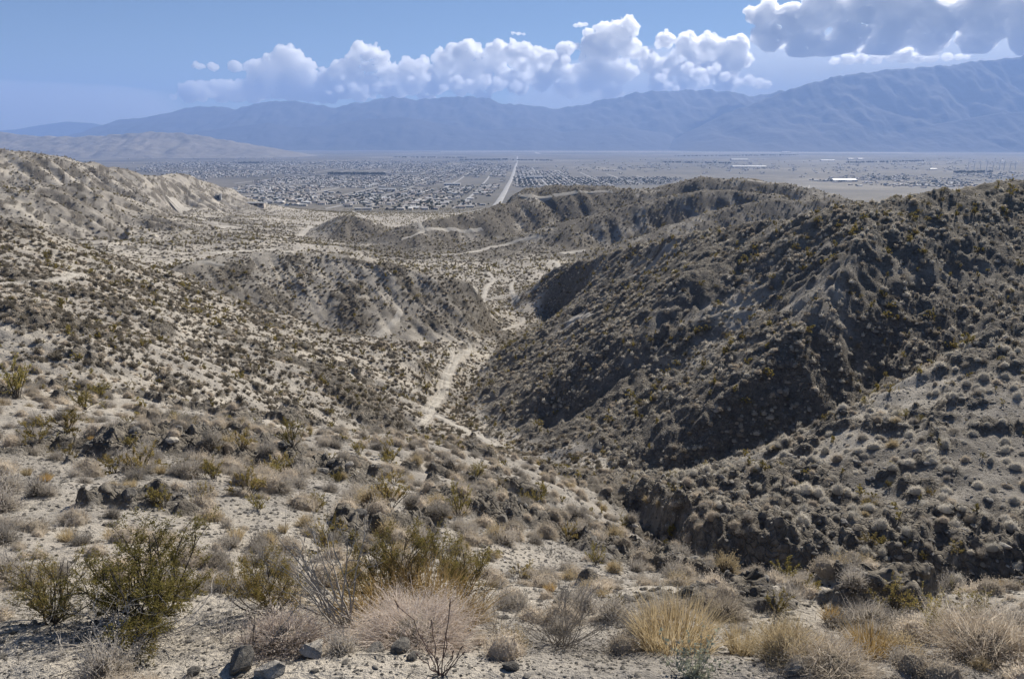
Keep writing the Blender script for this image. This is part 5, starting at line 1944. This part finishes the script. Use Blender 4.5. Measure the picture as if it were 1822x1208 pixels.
    # single buildings that stand out
    for i, (u_, v_, w_, dpt, hh, lab) in enumerate((
            (457, 366, 21, 9, 3.6, 'long white-roofed building alone on the near side of the town'),
            (1315, 286, 150, 70, 9, 'large gleaming white-roofed warehouse out on the plain'),
            (1500, 323, 95, 45, 7, 'long white-roofed shed above the hamlet of dark trees'),
            (1472, 287, 120, 40, 7, 'pale flat shed row far out on the plain'),
            (1513, 284, 50, 40, 8, 'small white hall, first of the far pair'),
            (1530, 284, 50, 40, 8, 'small white hall, second of the far pair'),
            (1332, 298, 220, 60, 6, 'wide blue-grey shed in front of the white warehouse'),
            (1660, 302, 40, 20, 5, 'tiny white shed standing alone before the wind turbines'),
            (952, 317, 70, 30, 6, 'bright white hall beside the mobile home rows'),
            (932, 317, 30, 20, 6, 'small white building next to the bright hall by the road'),
            (805, 330, 60, 30, 6, 'broad white-roofed building in the middle of the town'),
            (690, 340, 50, 25, 6, 'white-roofed hall among the houses of the town'),
            (1394, 268, 160, 60, 16, 'white speck of a building at the mountain foot'),
            (1398, 272, 130, 60, 12, 'second white building below the mountain foot'))):
        p = hit(u_, v_)
        if p is None:
            continue
        mb = MB()
        box(mb, -w_ / 2, w_ / 2, -dpt / 2, dpt / 2, -3, hh, 0)
        gable(mb, -w_ / 2, w_ / 2, -dpt / 2, dpt / 2, hh + 0.3, dpt * 0.08, 1, 1.0, 0.3)
        nb = max(3, int(w_ / 9))
        for q in range(nb):
            cx = -w_ / 2 + (q + 0.5) * w_ / nb
            box(mb, cx - w_ / nb * 0.3, cx + w_ / nb * 0.3, -dpt / 2 - 0.08, -dpt / 2 + 0.05, 0.1, hh * 0.7, 2)
        put('warehouse', mb.mesh('warehouse', [M_WALL, M_WHITE, M_GLASS_GAP_SHADE]), p, 1, 0, lab, 'building')
    # white two-walled structure at the hill toe
    p = hit(389, 354)
    s = px_size(p, 1)
    mb = MB()
    box(mb, -5 * s, -2.6 * s, -2 * s, 2 * s, -1, 7 * s, 0)
    box(mb, 2.0 * s, 5 * s, -2 * s, 2 * s, -1, 8 * s, 0)
    box(mb, -2.6 * s + 0.01, 2.0 * s - 0.01, -1.2 * s, 1.9 * s, -1, 6.2 * s, 1)  # solid dark fill standing for the shade in the open gap
    box(mb, -5.4 * s, 5.4 * s, -2.2 * s, 2.2 * s, 8 * s + 0.01, 8.6 * s, 0)
    put('tank_house', mb.mesh('tank_house', [M_WHITE, M_GLASS_GAP_SHADE]), p, 1, 0, 'white two-walled structure at the foot of the bare hill', 'building')
    # wind turbines
    for i, u_ in enumerate((1722, 1733, 1744, 1755, 1766, 1778, 1786, 1797, 1806)):
        p = hit(u_, 303 - (i % 3))
        root = put('wind_turbine', None, p, 1.0, 0, 'white three-bladed wind turbine on the hazy plain', 'wind turbine', 'wind turbines on the far plain', parts=[])
        hgt = 42 + 6 * (i % 2)
        mb = MB()
        tube(mb, [(0, 0, -1), (0, 0, hgt * 0.5), (0, 0, hgt)], 1.9, 1.1, 0, 10)
        a = mb.mesh('tower', [M_TURB], True)
        mb = MB()
        box(mb, -1.3, 1.3, -3.0, 4.5, hgt + 0.01, hgt + 2.6, 0)
        b = mb.mesh('nacelle', [M_TURB])
        for nm, me in (('tower', a), ('nacelle', b)):
            c = link(nm, me, root)
        mb = MB()
        tube(mb, [(0, 0, 0), (0.5, 0, 7), (0, 0, 20)], 0.9, 0.25, 0, 5)
        bl = mb.mesh('blade', [M_TURB])
        for q in range(3):
            c = link('blade', bl, root)
            c.location = (0, -3.6, hgt + 1.3)
            c.rotation_euler = (0, 2 * math.pi * q / 3 + i * 0.7, 0)


build_town()
